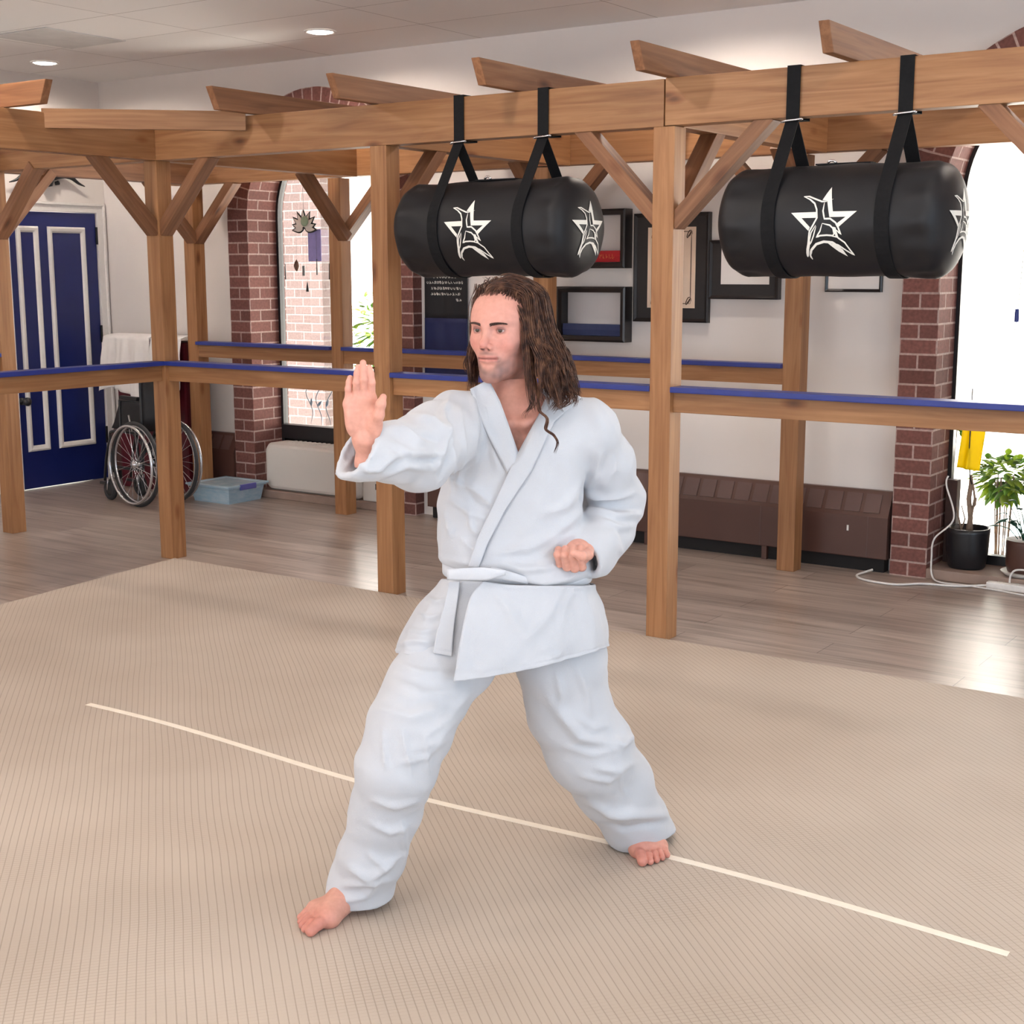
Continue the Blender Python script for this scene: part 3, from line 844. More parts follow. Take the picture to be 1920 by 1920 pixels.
# scroll: black upper half with white script, blue lower half
t = thing('wall_scroll', 'hanging black and blue cloth scroll with white handwriting on the back wall', 'wall hanging', (0.455, FY, 1.3))
def cloth_panel(z0, z1, ph):
    P = []
    for i in range(13):
        z = z0+(z1-z0)*i/12
        P.append([(0.281+0.35*k/20, FY-0.012-0.005*math.sin(k*0.8+z*3+ph), z) for k in range(21)])
    return MB().grid(P)
cloth_panel(1.298, 1.70, 0).obj('upper_panel', simple('black_cloth', (0.012, 0.012, 0.014), 0.8, bump=0.2, bscale=400), t, smooth=True, solid=0.002)
cloth_panel(0.86, 1.298, 0).obj('lower_panel', simple('navy_cloth', rgb(24, 32, 78), 0.7, bump=0.2, bscale=400), t, smooth=True, solid=0.002)
mb = MB(); rr = random.Random(21)
for z, x0, x1 in ((1.560, 0.36, 0.54), (1.525, 0.31, 0.60), (1.488, 0.345, 0.575), (1.452, 0.345, 0.575), (1.415, 0.545, 0.59)):
    x = x0
    while x < x1:
        n = rr.choice((5, 7, 9)); w = rr.uniform(0.013, 0.022); h = rr.uniform(0.008, 0.014); p0 = rr.uniform(0, 6)
        pts = [(x+w*k/n+0.004*math.cos(p0+k*2.1), z+h*0.7*math.sin(p0+k*1.7)) for k in range(n)]
        for qd in stroke([tuple(q_)[:2] for q_ in spline([(a_, b_, 0) for a_, b_ in pts], 4)], 0.003): mb.add([(p[0], FY-0.020, p[1]) for p in qd], [(0, 1, 2, 3)])
        x += w+0.005
mb.obj('script_lettering', M_PRINT, t)
MB().tube([(0.27, FY-0.012, 1.705), (0.64, FY-0.012, 1.705)], 0.009, 12).obj('hanging_rod', M_WOODD, t, smooth=True)
MB().tube([(0.27, FY-0.012, 0.856), (0.64, FY-0.012, 0.856)], 0.009, 12).obj('bottom_rod', M_WOODD, t, smooth=True)

# ------------------------------------------------------------------ baseboard heaters
def heater(x0, x1, label):
    t = thing('baseboard_heater', label, 'heater', ((x0+x1)/2, WY-0.06, 0.0))
    yf, yt, yb = 1.865, 1.935, WY-0.002
    prof = [(yb, 0.435), (yt, 0.435), (yf, 0.30), (yf, 0.075), (yb, 0.075)]
    mb = MB(); P = [[(x, y, z) for y, z in prof] for x in (x0, x1)]
    mb.grid(P, closed_u=True); mb.add(P[0], [(0,1,2,3,4)]); mb.add(P[1], [(4,3,2,1,0)])
    mb.obj('cover', M_BROWN, t, bevel=0.006)
    # louvre panels on the sloped front
    n = max(1, int((x1-x0)/0.11)); mb = MB()
    for k in range(n):
        a = x0+0.03+k*(x1-x0-0.06)/n; b = a+(x1-x0-0.06)/n*0.8
        def S(x, u, o):
            y = yt+(yf-yt)*u; z = 0.435+(0.30-0.435)*u
            return (x, y-o*0.89, z+o*0.46)
        for u0, u1 in ((0.15, 0.85),):
            mb.add([S(a, u0, 0.001), S(b, u0, 0.001), S(b, u1, 0.001), S(a, u1, 0.001), S(a, u0, 0.005), S(b, u0, 0.005), S(b, u1, 0.005), S(a, u1, 0.005)],
                   [(0,3,2,1),(4,5,6,7),(0,1,5,4),(1,2,6,5),(2,3,7,6),(3,0,4,7)])
    mb.obj('louvre', M_BROWNT, t)
    k = x0+0.5
    while k < x1: MB().box((k-0.002, yf-0.0015, 0.08), (k+0.002, yf+0.002, 0.30)).obj('seam', M_BROWNT, t); k += 0.62
    mb = MB().box((x0+0.02, yf+0.03, 0.0), (x1-0.02, yb, 0.08)); mb.obj('plinth', M_DARK, t)  # shade of the toe gap, put in as a near-black box
    k = x0+0.12
    while k < x1: MB().box((k, yf+0.004, 0.0), (k+0.03, yf+0.04, 0.078)).obj('foot', M_BROWN, t); k += 0.75
    return t
h1 = heater(0.36, 3.448, 'long brown metal baseboard heater below the picture frames')
MB().box((3.225, 1.862, 0.215), (3.235, 1.866, 0.245)).obj('switch', M_PRINT, h1)
heater(WX+0.05, -1.418, 'short brown metal heater in the corner left of the brick arch')

# ------------------------------------------------------------------ window things
t = thing('portable_heater', 'white rounded appliance lying on the ledge of the left window', 'appliance', (-0.66, 1.98, ZL))
M_OFFW = simple('ivory_plastic', (0.70, 0.66, 0.61), 0.45, var=0.02, scale=4)
mb = MB(); ax0, ax1, az0, az1, ay0, ay1 = -1.14, -0.235, ZL+0.002, 0.395, 1.895, 2.10
pr = []
for (cx_, cz_, a0) in ((ax1-0.06, az1-0.06, 0), (ax0+0.06, az1-0.06, 90), (ax0+0.06, az0+0.06, 180), (ax1-0.06, az0+0.06, 270)):
    for k in range(7):
        a = math.radians(a0+15*k); pr.append((cx_+0.06*math.cos(a), cz_+0.06*math.sin(a)))
P = []
for ins, y in ((0.03, ay0), (0.012, ay0+0.008), (0.0, ay0+0.03), (0.0, ay1-0.02), (0.02, ay1)):
    P.append([(ax0+(x-ax0)*(1-2*ins/(ax1-ax0))+ins, y, az0+(z-az0)*(1-2*ins/(az1-az0))+ins) for x, z in pr])
mb.grid(P, closed_u=True); mb.add(P[0], [tuple(range(len(pr)))]); mb.add(P[-1], [tuple(range(len(pr)-1, -1, -1))])
mb.obj('casing', M_OFFW, t, smooth=False, bevel=0.0)
mb = MB(); 
for k in range(16): mb.box((-1.0+k*0.045, 1.99, az1-0.001), (-0.985+k*0.045, 2.08, az1+0.003))
mb.obj('top_grille', M_WHITE, t)
mb = MB().tube([(-0.55, 2.03, az1+0.008), (-0.5, 2.0, az1+0.03), (-0.44, 2.03, az1+0.012), (-0.40, 2.0, az1+0.03), (-0.36, 2.05, az1+0.006)], 0.008, 8)
o = mb.obj('coiled_cable', M_BLACK, smooth=True, origin=(-0.45, 2.03, az1)); tag(o, 'short black coiled cable lying on top of the white window appliance', 'cable')
t = thing('power_adapter', 'white box with a black socket on the left ledge, partly behind a post', 'box', (-0.12, 1.96, ZL))
MB().box((-0.225, 1.90, ZL+0.001), (0.02, 2.05, ZL+0.16)).obj('casing', M_OFFW, t, bevel=0.01)
MB().box((-0.11, 1.896, ZL+0.085), (-0.075, 1.902, ZL+0.125)).obj('socket', M_DARK, t)

t = thing('lotus_ornament', 'black and white lotus flower ornament hanging inside the left window', 'ornament', (-0.93, 2.10, 1.98))
LX, LZ, LY = -0.90, 1.93, 2.10
def petal(mb, cx, cz, L, W, ang, y, flat=0.004):
    ca, sa = math.cos(ang), math.sin(ang); top = []; bot = []
    for k in range(13):
        u = k/12; w = W*math.sin(math.pi*u**0.8)*(1-0.25*u)
        for s, lst in ((1, top), (-1, bot)):
            x = L*u; z = s*w; lst.append((cx+x*ca-z*sa, cz+x*sa+z*ca))
    P = [[(a[0], y, a[1]), (b[0], y, b[1]), (b[0], y+flat, b[1]), (a[0], y+flat, a[1])] for a, b in zip(top, bot)]
    mb.grid(P, closed_u=True)
mb = MB()
for k, a in enumerate((90, 62, 118, 38, 142, 165, 15, 185, -5)):
    petal(mb, LX+0.01, LZ-0.04, 0.135 if k < 5 else 0.12, 0.030, math.radians(a), LY+0.001*k)
mb.obj('dark_petal', M_BLACK, t)
mb = MB()
for k, a in enumerate((90, 62, 118, 38, 142, 165, 15, 185, -5)):
    petal(mb, LX+0.01+0.012*math.cos(math.radians(a)), LZ-0.04+0.012*math.sin(math.radians(a)), 0.105 if k < 5 else 0.09, 0.019, math.radians(a), LY-0.005+0.001*k)
mb.obj('pale_petal', simple('pearl_petal', (0.75, 0.72, 0.66), 0.5), t)
mb = MB().lathe([(0.0, -0.004), (0.03, -0.004), (0.036, 0.0), (0.03, 0.004), (0, 0.004)], 24, (LX+0.03, LY-0.012, LZ+0.01), 'Y')
mb.obj('flower_centre', simple('sage_green', rgb(150, 176, 150), 0.6), t, smooth=True)
MB().tube([(LX+0.01, LY+0.002, LZ+0.08), (LX+0.01, LY+0.002, 2.52)], 0.0012, 6).obj('hanging_thread', M_BLACK, t)
o = MB().box((-0.875, 2.125, 1.665), (-0.755, 2.128, 1.885)).obj('small_banner', simple('lilac_cloth', rgb(150, 146, 205), 0.7, var=0.1, scale=20), origin=(-0.81, 2.126, 1.88))
tag(o, 'small lilac cloth banner hanging under the lotus in the left window', 'banner')
rr = random.Random(4)
for lab, x, z, kind in (('brown leaf shaped pendant hanging in the left window', -0.965, 1.635, 'leaf'), ('grey cylinder pendant hanging in the left window', -0.90, 1.60, 'bar'),
                        ('dark cone pendant hanging lowest in the left window', -0.868, 1.49, 'cone'), ('thin dark rod pendant nearest the left window jamb', -1.075, 1.60, 'rod'),
                        ('thin dark rod pendant under the lilac banner', -0.775, 1.63, 'rod'), ('thin dark rod pendant beside the post in the left window', -0.66, 1.60, 'rod')):
    t = thing('window_pendant', lab, 'pendant', (x, 2.10, z), group=None)
    if kind == 'leaf':
        mb = MB().lathe([(0.0, -0.04), (0.014, -0.025), (0.021, 0.0), (0.014, 0.025), (0.0, 0.045)], 16, (x, 2.10, z))
        mb.obj('bead', simple('amber_bead', rgb(110, 78, 60), 0.4), t, smooth=True)
    elif kind == 'bar': MB().lathe([(0.0, -0.035), (0.010, -0.034), (0.010, 0.034), (0.0, 0.035)], 14, (x, 2.10, z)).obj('bead', simple('grey_bead', rgb(120, 120, 118), 0.4), t)
    elif kind == 'cone': MB().lathe([(0.0, -0.035), (0.012, -0.034), (0.003, 0.03), (0.0, 0.032)], 14, (x, 2.10, z)).obj('bead', M_BLACK, t)
    else: MB().lathe([(0.0, -0.06), (0.005, -0.058), (0.003, 0.05), (0.0, 0.05)], 10, (x, 2.10, z)).obj('bead', M_BLACK, t)
    MB().tube([(x, 2.10, z+0.03), (x, 2.10, 1.86)], 0.0007, 5).obj('thread', M_BLACK, t)

# right window: black pot with bare trunk, yellow paper, brown pot, planter box, cord, power strip
M_POT = simple('black_glazed_pot', (0.012, 0.013, 0.016), 0.3, var=0.1)
M_SOIL = simple('dark_soil', (0.03, 0.02, 0.014), 0.95, bump=0.8, bscale=120)
M_BARK = simple('pale_bark', rgb(140, 118, 100), 0.8, var=0.2, scale=40, bump=0.4, bscale=120)
M_LEAF = simple('green_leaf', rgb(92, 132, 40), 0.5, var=0.3, scale=20)
M_LEAFY = simple('lime_leaf', rgb(140, 168, 40), 0.5, var=0.3, scale=20)
translucent(M_LEAF, rgb(130, 180, 50), 0.4); translucent(M_LEAFY, rgb(190, 215, 60), 0.4)
M_LEAFD = simple('dark_green_leaf', rgb(30, 74, 58), 0.45, var=0.3, scale=20)
def leaf(mb, p, dirv, L, W, droop=0.3, nrm=(0, 0, 1)):
    p = Vector(p); d_ = Vector(dirv).normalized(); s_ = d_.cross(Vector(nrm))
    if s_.length < 1e-4: s_ = d_.orthogonal()
    s_.normalize(); P = []
    for k in range(7):
        u = k/6; c = p+d_*L*u+Vector((0, 0, -droop*L*u*u)); w = W*math.sin(math.pi*(u**0.75)*0.97+0.03)
        lift = s_.cross(d_)*(-0.25*w)
        P.append([tuple(c-s_*w+lift), tuple(c), tuple(c+s_*w+lift)])
    mb.grid(P)
PX, PY = 3.825, 2.03
t = thing('potted_plant', 'black round pot with a bare pale trunk on the right window ledge', 'potted plant', (PX, PY, ZL))
MB().lathe([(0.0, 0.0), (0.088, 0.0), (0.096, 0.01), (0.108, 0.10), (0.112, 0.19), (0.112, 0.213), (0.104, 0.213), (0.100, 0.18), (0.0, 0.178)], 40, (PX, PY, ZL+0.001)).obj('pot', M_POT, t, smooth=True)
MB().lathe([(0.0, 0.192), (0.05, 0.19), (0.098, 0.184), (0.098, 0.18), (0.0, 0.179)], 24, (PX, PY, ZL+0.001)).obj('soil', M_SOIL, t, smooth=True)
mb = MB()
mb.tube([(PX, PY, 0.23), (PX+0.008, PY, 0.32), (PX-0.006, PY, 0.42), (PX+0.002, PY, 0.50), (PX-0.002, PY, 0.545)], [0.017, 0.013, 0.013, 0.012, 0.008], 12)
mb.tube([(PX+0.02, PY, 0.23), (PX+0.012, PY, 0.33), (PX+0.022, PY+0.01, 0.42), (PX+0.012, PY, 0.5)], [0.008, 0.007, 0.007, 0.005], 8)
mb.tube([(PX-0.03, PY, 0.23), (PX-0.055, PY, 0.32), (PX-0.07, PY+0.01, 0.37)], [0.006, 0.005, 0.003], 8)
mb.tube([(PX-0.045, PY, 0.22), (PX-0.02, PY, 0.31), (PX-0.045, PY+0.01, 0.38)], [0.005, 0.004, 0.003], 8)
mb.tube([(PX+0.006, PY, 0.36), (PX+0.03, PY, 0.39), (PX+0.034, PY, 0.43)], [0.006, 0.004, 0.003], 8)
mb.obj('trunk', M_BARK, t, smooth=True)
t = thing('sticky_trap', 'bright yellow paper sheet hanging over the black pot in the right window', 'paper sheet', (3.815, 1.98, 0.80))
P = []
for i in range(15):
    u = i/14
    P.append([(3.785-0.025*u+0.118*k/16+0.0*u, 1.985-0.022*math.exp(-((k-7)/2.2)**2)+0.01*math.sin(k*0.4), 0.83-0.245*u-0.010*k/16) for k in range(17)])
MB().grid(P).obj('sheet', translucent(simple('yellow_card', rgb(246, 222, 0), 0.55, var=0.03), rgb(250, 226, 10)), t, smooth=True, solid=0.0015)
MB().tube([(3.825, 1.968, 1.0), (3.826, 1.968, 0.7), (3.828, 1.985, 0.585), (3.826, 2.0, 0.54), (3.836, 2.01, 0.50)], 0.0035, 8).obj('wire', M_BLACK, t, smooth=True)
t = thing('potted_plant', 'brown clay pot with dark green leaves at the right edge of the window ledge', 'potted plant', (4.135, 1.995, ZL))
MB().lathe([(0.0, 0.012), (0.085, 0.012), (0.098, 0.05), (0.104, 0.17), (0.104, 0.185), (0.095, 0.185), (0.0, 0.16)], 36, (4.135, 1.995, ZL+0.001)).obj('pot', M_BROWN, t, smooth=True)
MB().lathe([(0.0, 0.0), (0.10, 0.0), (0.122, 0.02), (0.116, 0.022), (0.0, 0.012)], 36, (4.135, 1.995, ZL+0.001)).obj('saucer', simple('white_saucer', (0.6, 0.56, 0.52), 0.4), t, smooth=True)
rr = random.Random(8); mb = MB(); ms = MB()
for k in range(26):
    a = rr.uniform(0, 6.28); el = rr.uniform(0.1, 1.2); h = rr.uniform(0.05, 0.22)
    b = Vector((4.135+0.05*math.cos(a)*rr.random(), 1.995+0.05*math.sin(a)*rr.random(), 0.24))
    e = b+Vector((math.cos(a)*0.09, math.sin(a)*0.07, h))
    ms.tube([b, (b+e)/2+Vector((0, 0, 0.02)), e], 0.0025, 6)
    leaf(mb, e, (math.cos(a)*math.cos(el), math.sin(a)*math.cos(el), math.sin(el)*0.5), rr.uniform(0.05, 0.075), rr.uniform(0.017, 0.026), 0.5)
tag(mb.obj('foliage', M_LEAFD, t, smooth=True, solid=0.0008), kind='stuff'); ms.obj('stem', M_LEAFD, t, smooth=True)
t = thing('cardboard_box', 'small tan box standing on the right window ledge behind the clay pot', 'box', (4.17, 2.13, 0.42))
MB().box((4.075, 2.115, 0.47), (4.27, 2.165, 0.585)).obj('carton', simple('tan_card', rgb(150, 126, 84), 0.75), t, bevel=0.003)
MB().box((4.255, 2.12, ZL+0.001), (4.275, 2.16, 0.4695)).obj('stand', M_DARK, t)
o = MB().box((3.675, 2.10, ZL+0.001), (3.735, 2.165, 0.50)).obj('wooden_crate', simple('dark_brown_wood', rgb(58, 34, 28), 0.6, var=0.2), origin=(3.71, 2.12, ZL), bevel=0.004)
tag(o, 'dark brown wooden stand left of the black pot in the right window', 'stand')
# leafy shrubs outside
def shrub(name, label, c, R, n, mats, seed, L=0.07):
    t = thing(name, label, 'shrub', (c[0], c[1], -0.2)); rr = random.Random(seed)
    mbs = [MB() for _ in mats]; ms = MB()
    for k in range(n):
        u = rr.uniform(-1, 1); a = rr.uniform(0, 6.28); q = math.sqrt(1-u*u); rad = R*rr.uniform(0.5, 1.0)
        p = (c[0]+rad*q*math.cos(a), c[1]+rad*q*math.sin(a)*0.7, c[2]+rad*u*0.7)
        leaf(rr.choice(mbs), p, (q*math.cos(a)+rr.uniform(-.5, .5), q*math.sin(a)+rr.uniform(-.5, .5), u*0.5+rr.uniform(-.3, .5)), L*rr.uniform(0.7, 1.3), L*0.28, 0.4)
    for k in range(9):
        a = rr.uniform(0, 6.28); ms.tube([(c[0]+0.03*math.cos(a), c[1]+0.03*math.sin(a), -0.2), (c[0]+R*0.4*math.cos(a), c[1]+R*0.4*math.sin(a), c[2])], 0.004, 6)
    for mb, m_ in zip(mbs, mats): tag(mb.obj('foliage', m_, t, smooth=True, solid=0.0008), kind='stuff')
    ms.obj('stem', M_BARK, t)
shrub('garden_shrub', 'yellow green leafy shrub outside behind the black pot, right window', (3.81, 2.75, 0.45), 0.17, 300, (M_LEAFY, M_LEAF), 2, 0.07)
shrub('garden_shrub', 'pale green bush outside the left window between two posts', (-3.15, 5.8, 0.95), 0.65, 420, (M_LEAF, M_LEAFY), 3, 0.12)
shrub('garden_fern', 'narrow green plant outside against the left edge of the right window', (3.50, 2.62, 0.78), 0.16, 110, (M_LEAF, M_LEAFY), 5, 0.07)
t = thing('bird_bath', 'pale blue grey bird bath standing outside the right window', 'bird bath', (3.55, 4.4, -0.2))
M_BB = simple('pale_blue_stone', rgb(176, 200, 208), 0.7)
MB().lathe([(0.0, 0), (0.14, 0.0), (0.12, 0.05), (0.05, 0.1), (0.045, 0.62), (0.08, 0.68), (0.0, 0.69)], 24, (3.55, 4.4, -0.2)).obj('pedestal', M_BB, t, smooth=True)
MB().lathe([(0.0, 0.685), (0.1, 0.69), (0.34, 0.76), (0.345, 0.775), (0.1, 0.72), (0.0, 0.715)], 32, (3.55, 4.4, -0.2)).obj('bowl', M_BB, t, smooth=True)
# leaf tracery sticker in the low part of the left window
t = thing('window_decal', 'blue grey leaf tracery decal on the lower pane of the left window', 'window decal', (-0.72, RY-0.004, 0.65))
mb = MB(); rr = random.Random(12)
for k in range(7):
    x = -0.95+0.09*k; pts = [(x+0.05*math.sin(i*0.7+k)*(0.3+i/14), 0.51+0.033*i) for i in range(12)]
    for qd in stroke(pts, 0.007): mb.add([(p[0], RY+0.004, p[1]) for p in qd], [(0, 1, 2, 3)])
    for i in (4, 8, 11):
        petal(mb, pts[i][0], pts[i][1], 0.06, 0.012, rr.uniform(0.5, 2.6), RY+0.003, 0.001)
mb.obj('tracery', simple('blue_grey_film', rgb(140, 165, 185), 0.6), t)

# hanging cord with blue toggle
t = thing('blind_cord', 'thin dark pull cord with a blue toggle hanging in the right window', 'cord', (3.985, 2.10, 1.37))
pts = [(4.03, 2.10, 2.3), (4.02, 2.10, 2.0), (4.005, 2.10, 1.7), (3.992, 2.10, 1.37), (3.97, 2.10, 1.2), (3.945, 2.10, 1.0), (3.925, 2.10, 0.82)]
MB().tube(pts, 0.0022, 6).obj('string', M_BLACK, t, smooth=True)
MB().lathe([(0.0, -0.034), (0.011, -0.033), (0.012, 0.0), (0.010, 0.033), (0.0, 0.034)], 14, (3.99, 2.098, 1.37)).obj('toggle', M_BLUECAP, t)

# power strip and white cables
t = thing('power_strip', 'white power strip with plugged cables on the floor below the right window', 'power strip', (4.13, 1.84, 0.0))
M_CABLE = simple('white_cable', (0.78, 0.75, 0.72), 0.4)
MB().box((3.99, 1.815, 0.001), (4.32, 1.865, 0.036)).obj('strip', M_CABLE, t, bevel=0.008)
mb = MB()
for k in range(4): mb.box((4.04+k*0.07, 1.828, 0.036), (4.075+k*0.07, 1.852, 0.039))
mb.obj('outlet', M_OFFW, t)
o = MB().tube(spline([(3.40, 1.80, 0.03), (3.36, 1.81, 0.012), (3.345, 1.72, 0.007), (3.42, 1.64, 0.007), (3.58, 1.62, 0.007), (3.70, 1.72, 0.007), (3.85, 1.76, 0.007), (3.995, 1.835, 0.015)]), 0.006, 10).obj('extension_cord', M_CABLE, smooth=True, origin=(3.4, 1.8, 0))
tag(o, 'thick white cable looping over the floor from the brown heater to the strip', 'cable')
o = MB().tube(spline([(3.745, 1.90, 0.55), (3.74, 1.895, 0.50), (3.785, 1.90, 0.33), (3.70, 1.87, 0.22), (3.69, 1.868, 0.12), (3.70, 1.855, 0.03), (3.76, 1.80, 0.008), (3.9, 1.80, 0.008), (4.05, 1.78, 0.008), (4.2, 1.74, 0.008)]), 0.0045, 10).obj('lamp_cord', M_CABLE, smooth=True, origin=(3.7, 1.87, 0.1))
tag(o, 'thin white cord dropping past the black pot to the floor', 'cable')
o = MB().tube(spline([(4.10, 1.84, 0.04), (4.105, 1.845, 0.085), (4.14, 1.85, 0.11), (4.25, 1.86, 0.10), (4.4, 1.87, 0.05)]), 0.005, 10).obj('plug_cord', M_CABLE, smooth=True, origin=(4.1, 1.84, 0.04))
tag(o, 'short white cord rising from the power strip plug', 'cable')

# ------------------------------------------------------------------ horned ornament above the blue door
t = thing('horned_ornament', 'black horned wall ornament mounted above the blue door', 'wall ornament', (WX, 1.43, 2.27))
mb = MB()
for s in (-1, 1):
    y = lambda v: 1.43+s*v
    mb.tube(spline([(WX+0.03, y(0.04), 2.275), (WX+0.045, y(0.12), 2.295), (WX+0.05, y(0.20), 2.285), (WX+0.05, y(0.27), 2.245), (WX+0.045, y(0.33), 2.225)], 6), [0.026]*7+[0.024, 0.022, 0.02]+[0.02-0.0012*k for k in range(15)], 10)
mb.obj('horn', M_BLACK, t, smooth=True)
mb = MB().lathe([(0.0, -0.055), (0.03, -0.05), (0.045, -0.01), (0.05, 0.02), (0.03, 0.045), (0.0, 0.05)], 20, (WX+0.045, 1.43, 2.262))
mb.tube([(WX+0.03, 1.53, 2.245), (WX+0.05, 1.52, 2.238), (WX+0.03, 1.505, 2.236)], 0.014, 8)
mb.obj('head', M_BLACK, t, smooth=True)

# ------------------------------------------------------------------ maroon folded mat with white jackets over it
t = thing('gym_mat', 'folded maroon gym mat standing on edge behind the wheelchair', 'gym mat', (-2.2, 1.74, 0))
M_MAROON = simple('maroon_vinyl', rgb(84, 14, 28), 0.45, var=0.08, scale=8)
for k in range(2): MB().box((-2.40+0.0*k, 1.66+0.09*k, 0.001), (-1.66, 1.742+0.09*k, 1.10)).obj('panel', M_MAROON, t, bevel=0.02)
M_SHEET = simple('white_cotton', (0.78, 0.75, 0.73), 0.8, var=0.03, scale=10, bump=0.2, bscale=300)
def drape(x0, x1, zb, ph, pointed=False):
    P = []; rows = 30
    for i in range(rows+1):
        s = i/rows; row = []
        for k in range(41):
            u = k/40; x = x0+(x1-x0)*u
            f = math.sin(u*19+ph)+0.6*math.sin(u*43+2*ph)
            low = zb+0.05*math.sin(u*5+ph)+(0.22*abs(u-0.5)*2 if pointed else 0.0)
            if s < 0.15: a = s/0.15; y = 1.87-0.245*a; z = 1.13+0.01*math.sin(math.pi*a)
            else: a = (s-0.15)/0.85; y = 1.62-0.02*f*min(1, a*2+0.15)-0.03*a; z = 1.13+(low-1.13)*a
            row.append((x+(u-0.5)*0.06*s, y, z))
        P.append(row)
    return MB().grid(P)
o = drape(-2.47, -1.98, 0.70, 0.4).obj('draped_jacket', M_SHEET, smooth=True, solid=0.004, origin=(-2.35, 1.65, 1.1)); tag(o, 'white cotton jacket draped over the maroon mat, left of the corner post', 'jacket')
o = drape(-1.95, -1.645, 0.60, 1.9, True).obj('draped_jacket', M_SHEET, smooth=True, solid=0.004, origin=(-1.9, 1.65, 1.1)); tag(o, 'white cotton jacket with a pointed hem hanging right of the corner post', 'jacket')

# ------------------------------------------------------------------ clear storage bin
bx0, bx1, by0, by1 = -1.50, -1.07, 1.47, 1.84
bx0 = -1.475
t = thing('storage_bin', 'pale blue translucent storage bin with lid beside the wheelchair', 'storage bin', ((bx0+bx1)/2, (by0+by1)/2, 0))
tb = NT('translucent_blue_plastic')
tb.b.inputs['Base Color'].default_value = rgb(190, 220, 238)+(1,); tb.b.inputs['Roughness'].default_value = 0.25
tb.b.inputs['Transmission Weight'].default_value = 0.35; tb.b.inputs['Coat Weight'].default_value = 0.3
nz = tb.n('ShaderNodeTexNoise', i_Scale=6.0); rp = tb.ramp(nz.outputs['Fac'], [(0.3, rgb(184, 218, 238)), (0.7, rgb(212, 234, 246))]); tb.l(rp.outputs[0], tb.b.inputs['Base Color'])
M_BIN = tb.m
mb = MB(); P = []
for ins, z in ((0.035, 0.004), (0.03, 0.0), (0.03, 0.004), (0.012, 0.105), (0.0, 0.107), (0.0, 0.115), (0.018, 0.115), (0.036, 0.01)):
    P.append([(bx0+ins, by0+ins, z), (bx1-ins, by0+ins, z), (bx1-ins, by1-ins, z), (bx0+ins, by1-ins, z)])
mb.grid(P[1:], closed_u=True); mb.add(P[1], [(0,1,2,3)]); mb.add(P[-1], [(3,2,1,0)])
mb.obj('tub', M_BIN, t, bevel=0.006)
mb = MB(); P = []
for ins, z in ((0.0, 0.116), (-0.012, 0.117), (-0.012, 0.130), (0.008, 0.133), (0.03, 0.133), (0.04, 0.126)):
    P.append([(bx0+ins, by0+ins, z), (bx1-ins, by0+ins, z), (bx1-ins, by1-ins, z), (bx0+ins, by1-ins, z)])
mb.grid(P, closed_u=True); mb.add(P[0], [(0,1,2,3)]); mb.add(P[-1], [(3,2,1,0)])
mb.obj('lid', M_BIN, t, bevel=0.004)
MB().box((bx1+0.004, 1.57, 0.095), (bx1+0.022, 1.72, 0.136)).obj('latch', simple('purple_plastic', rgb(92, 92, 160), 0.4), t, bevel=0.008)

# ------------------------------------------------------------------ folded wheelchair
WH = Vector((-1.56, 1.09, 0.0)); wa = math.radians(9)
ax = Vector((-math.sin(wa)*-1, math.cos(wa), 0))       # axle direction
fw = Vector((-ax.y, ax.x, 0))                           # towards the casters (-X)
t = thing('wheelchair', 'folded black wheelchair with large spoked wheels by the corner post', 'wheelchair', tuple(WH))
RW = 0.295; SEP = 0.30
M_RUB = simple('grey_rubber_tyre', (0.03, 0.03, 0.032), 0.7); M_RIM = simple('steel_hand_rim', (0.62, 0.62, 0.64), 0.25, metal=0.9)
M_TUBE = simple('black_frame_tube', (0.015, 0.015, 0.017), 0.3)
def W(a, b, z): return WH+ax*a+fw*b+Vector((0, 0, z))
def circ(a, r, n=48, c=(0, RW)): return [W(a, c[0]+r*math.cos(2*math.pi*k/n), c[1]+r*math.sin(2*math.pi*k/n)) for k in range(n)]
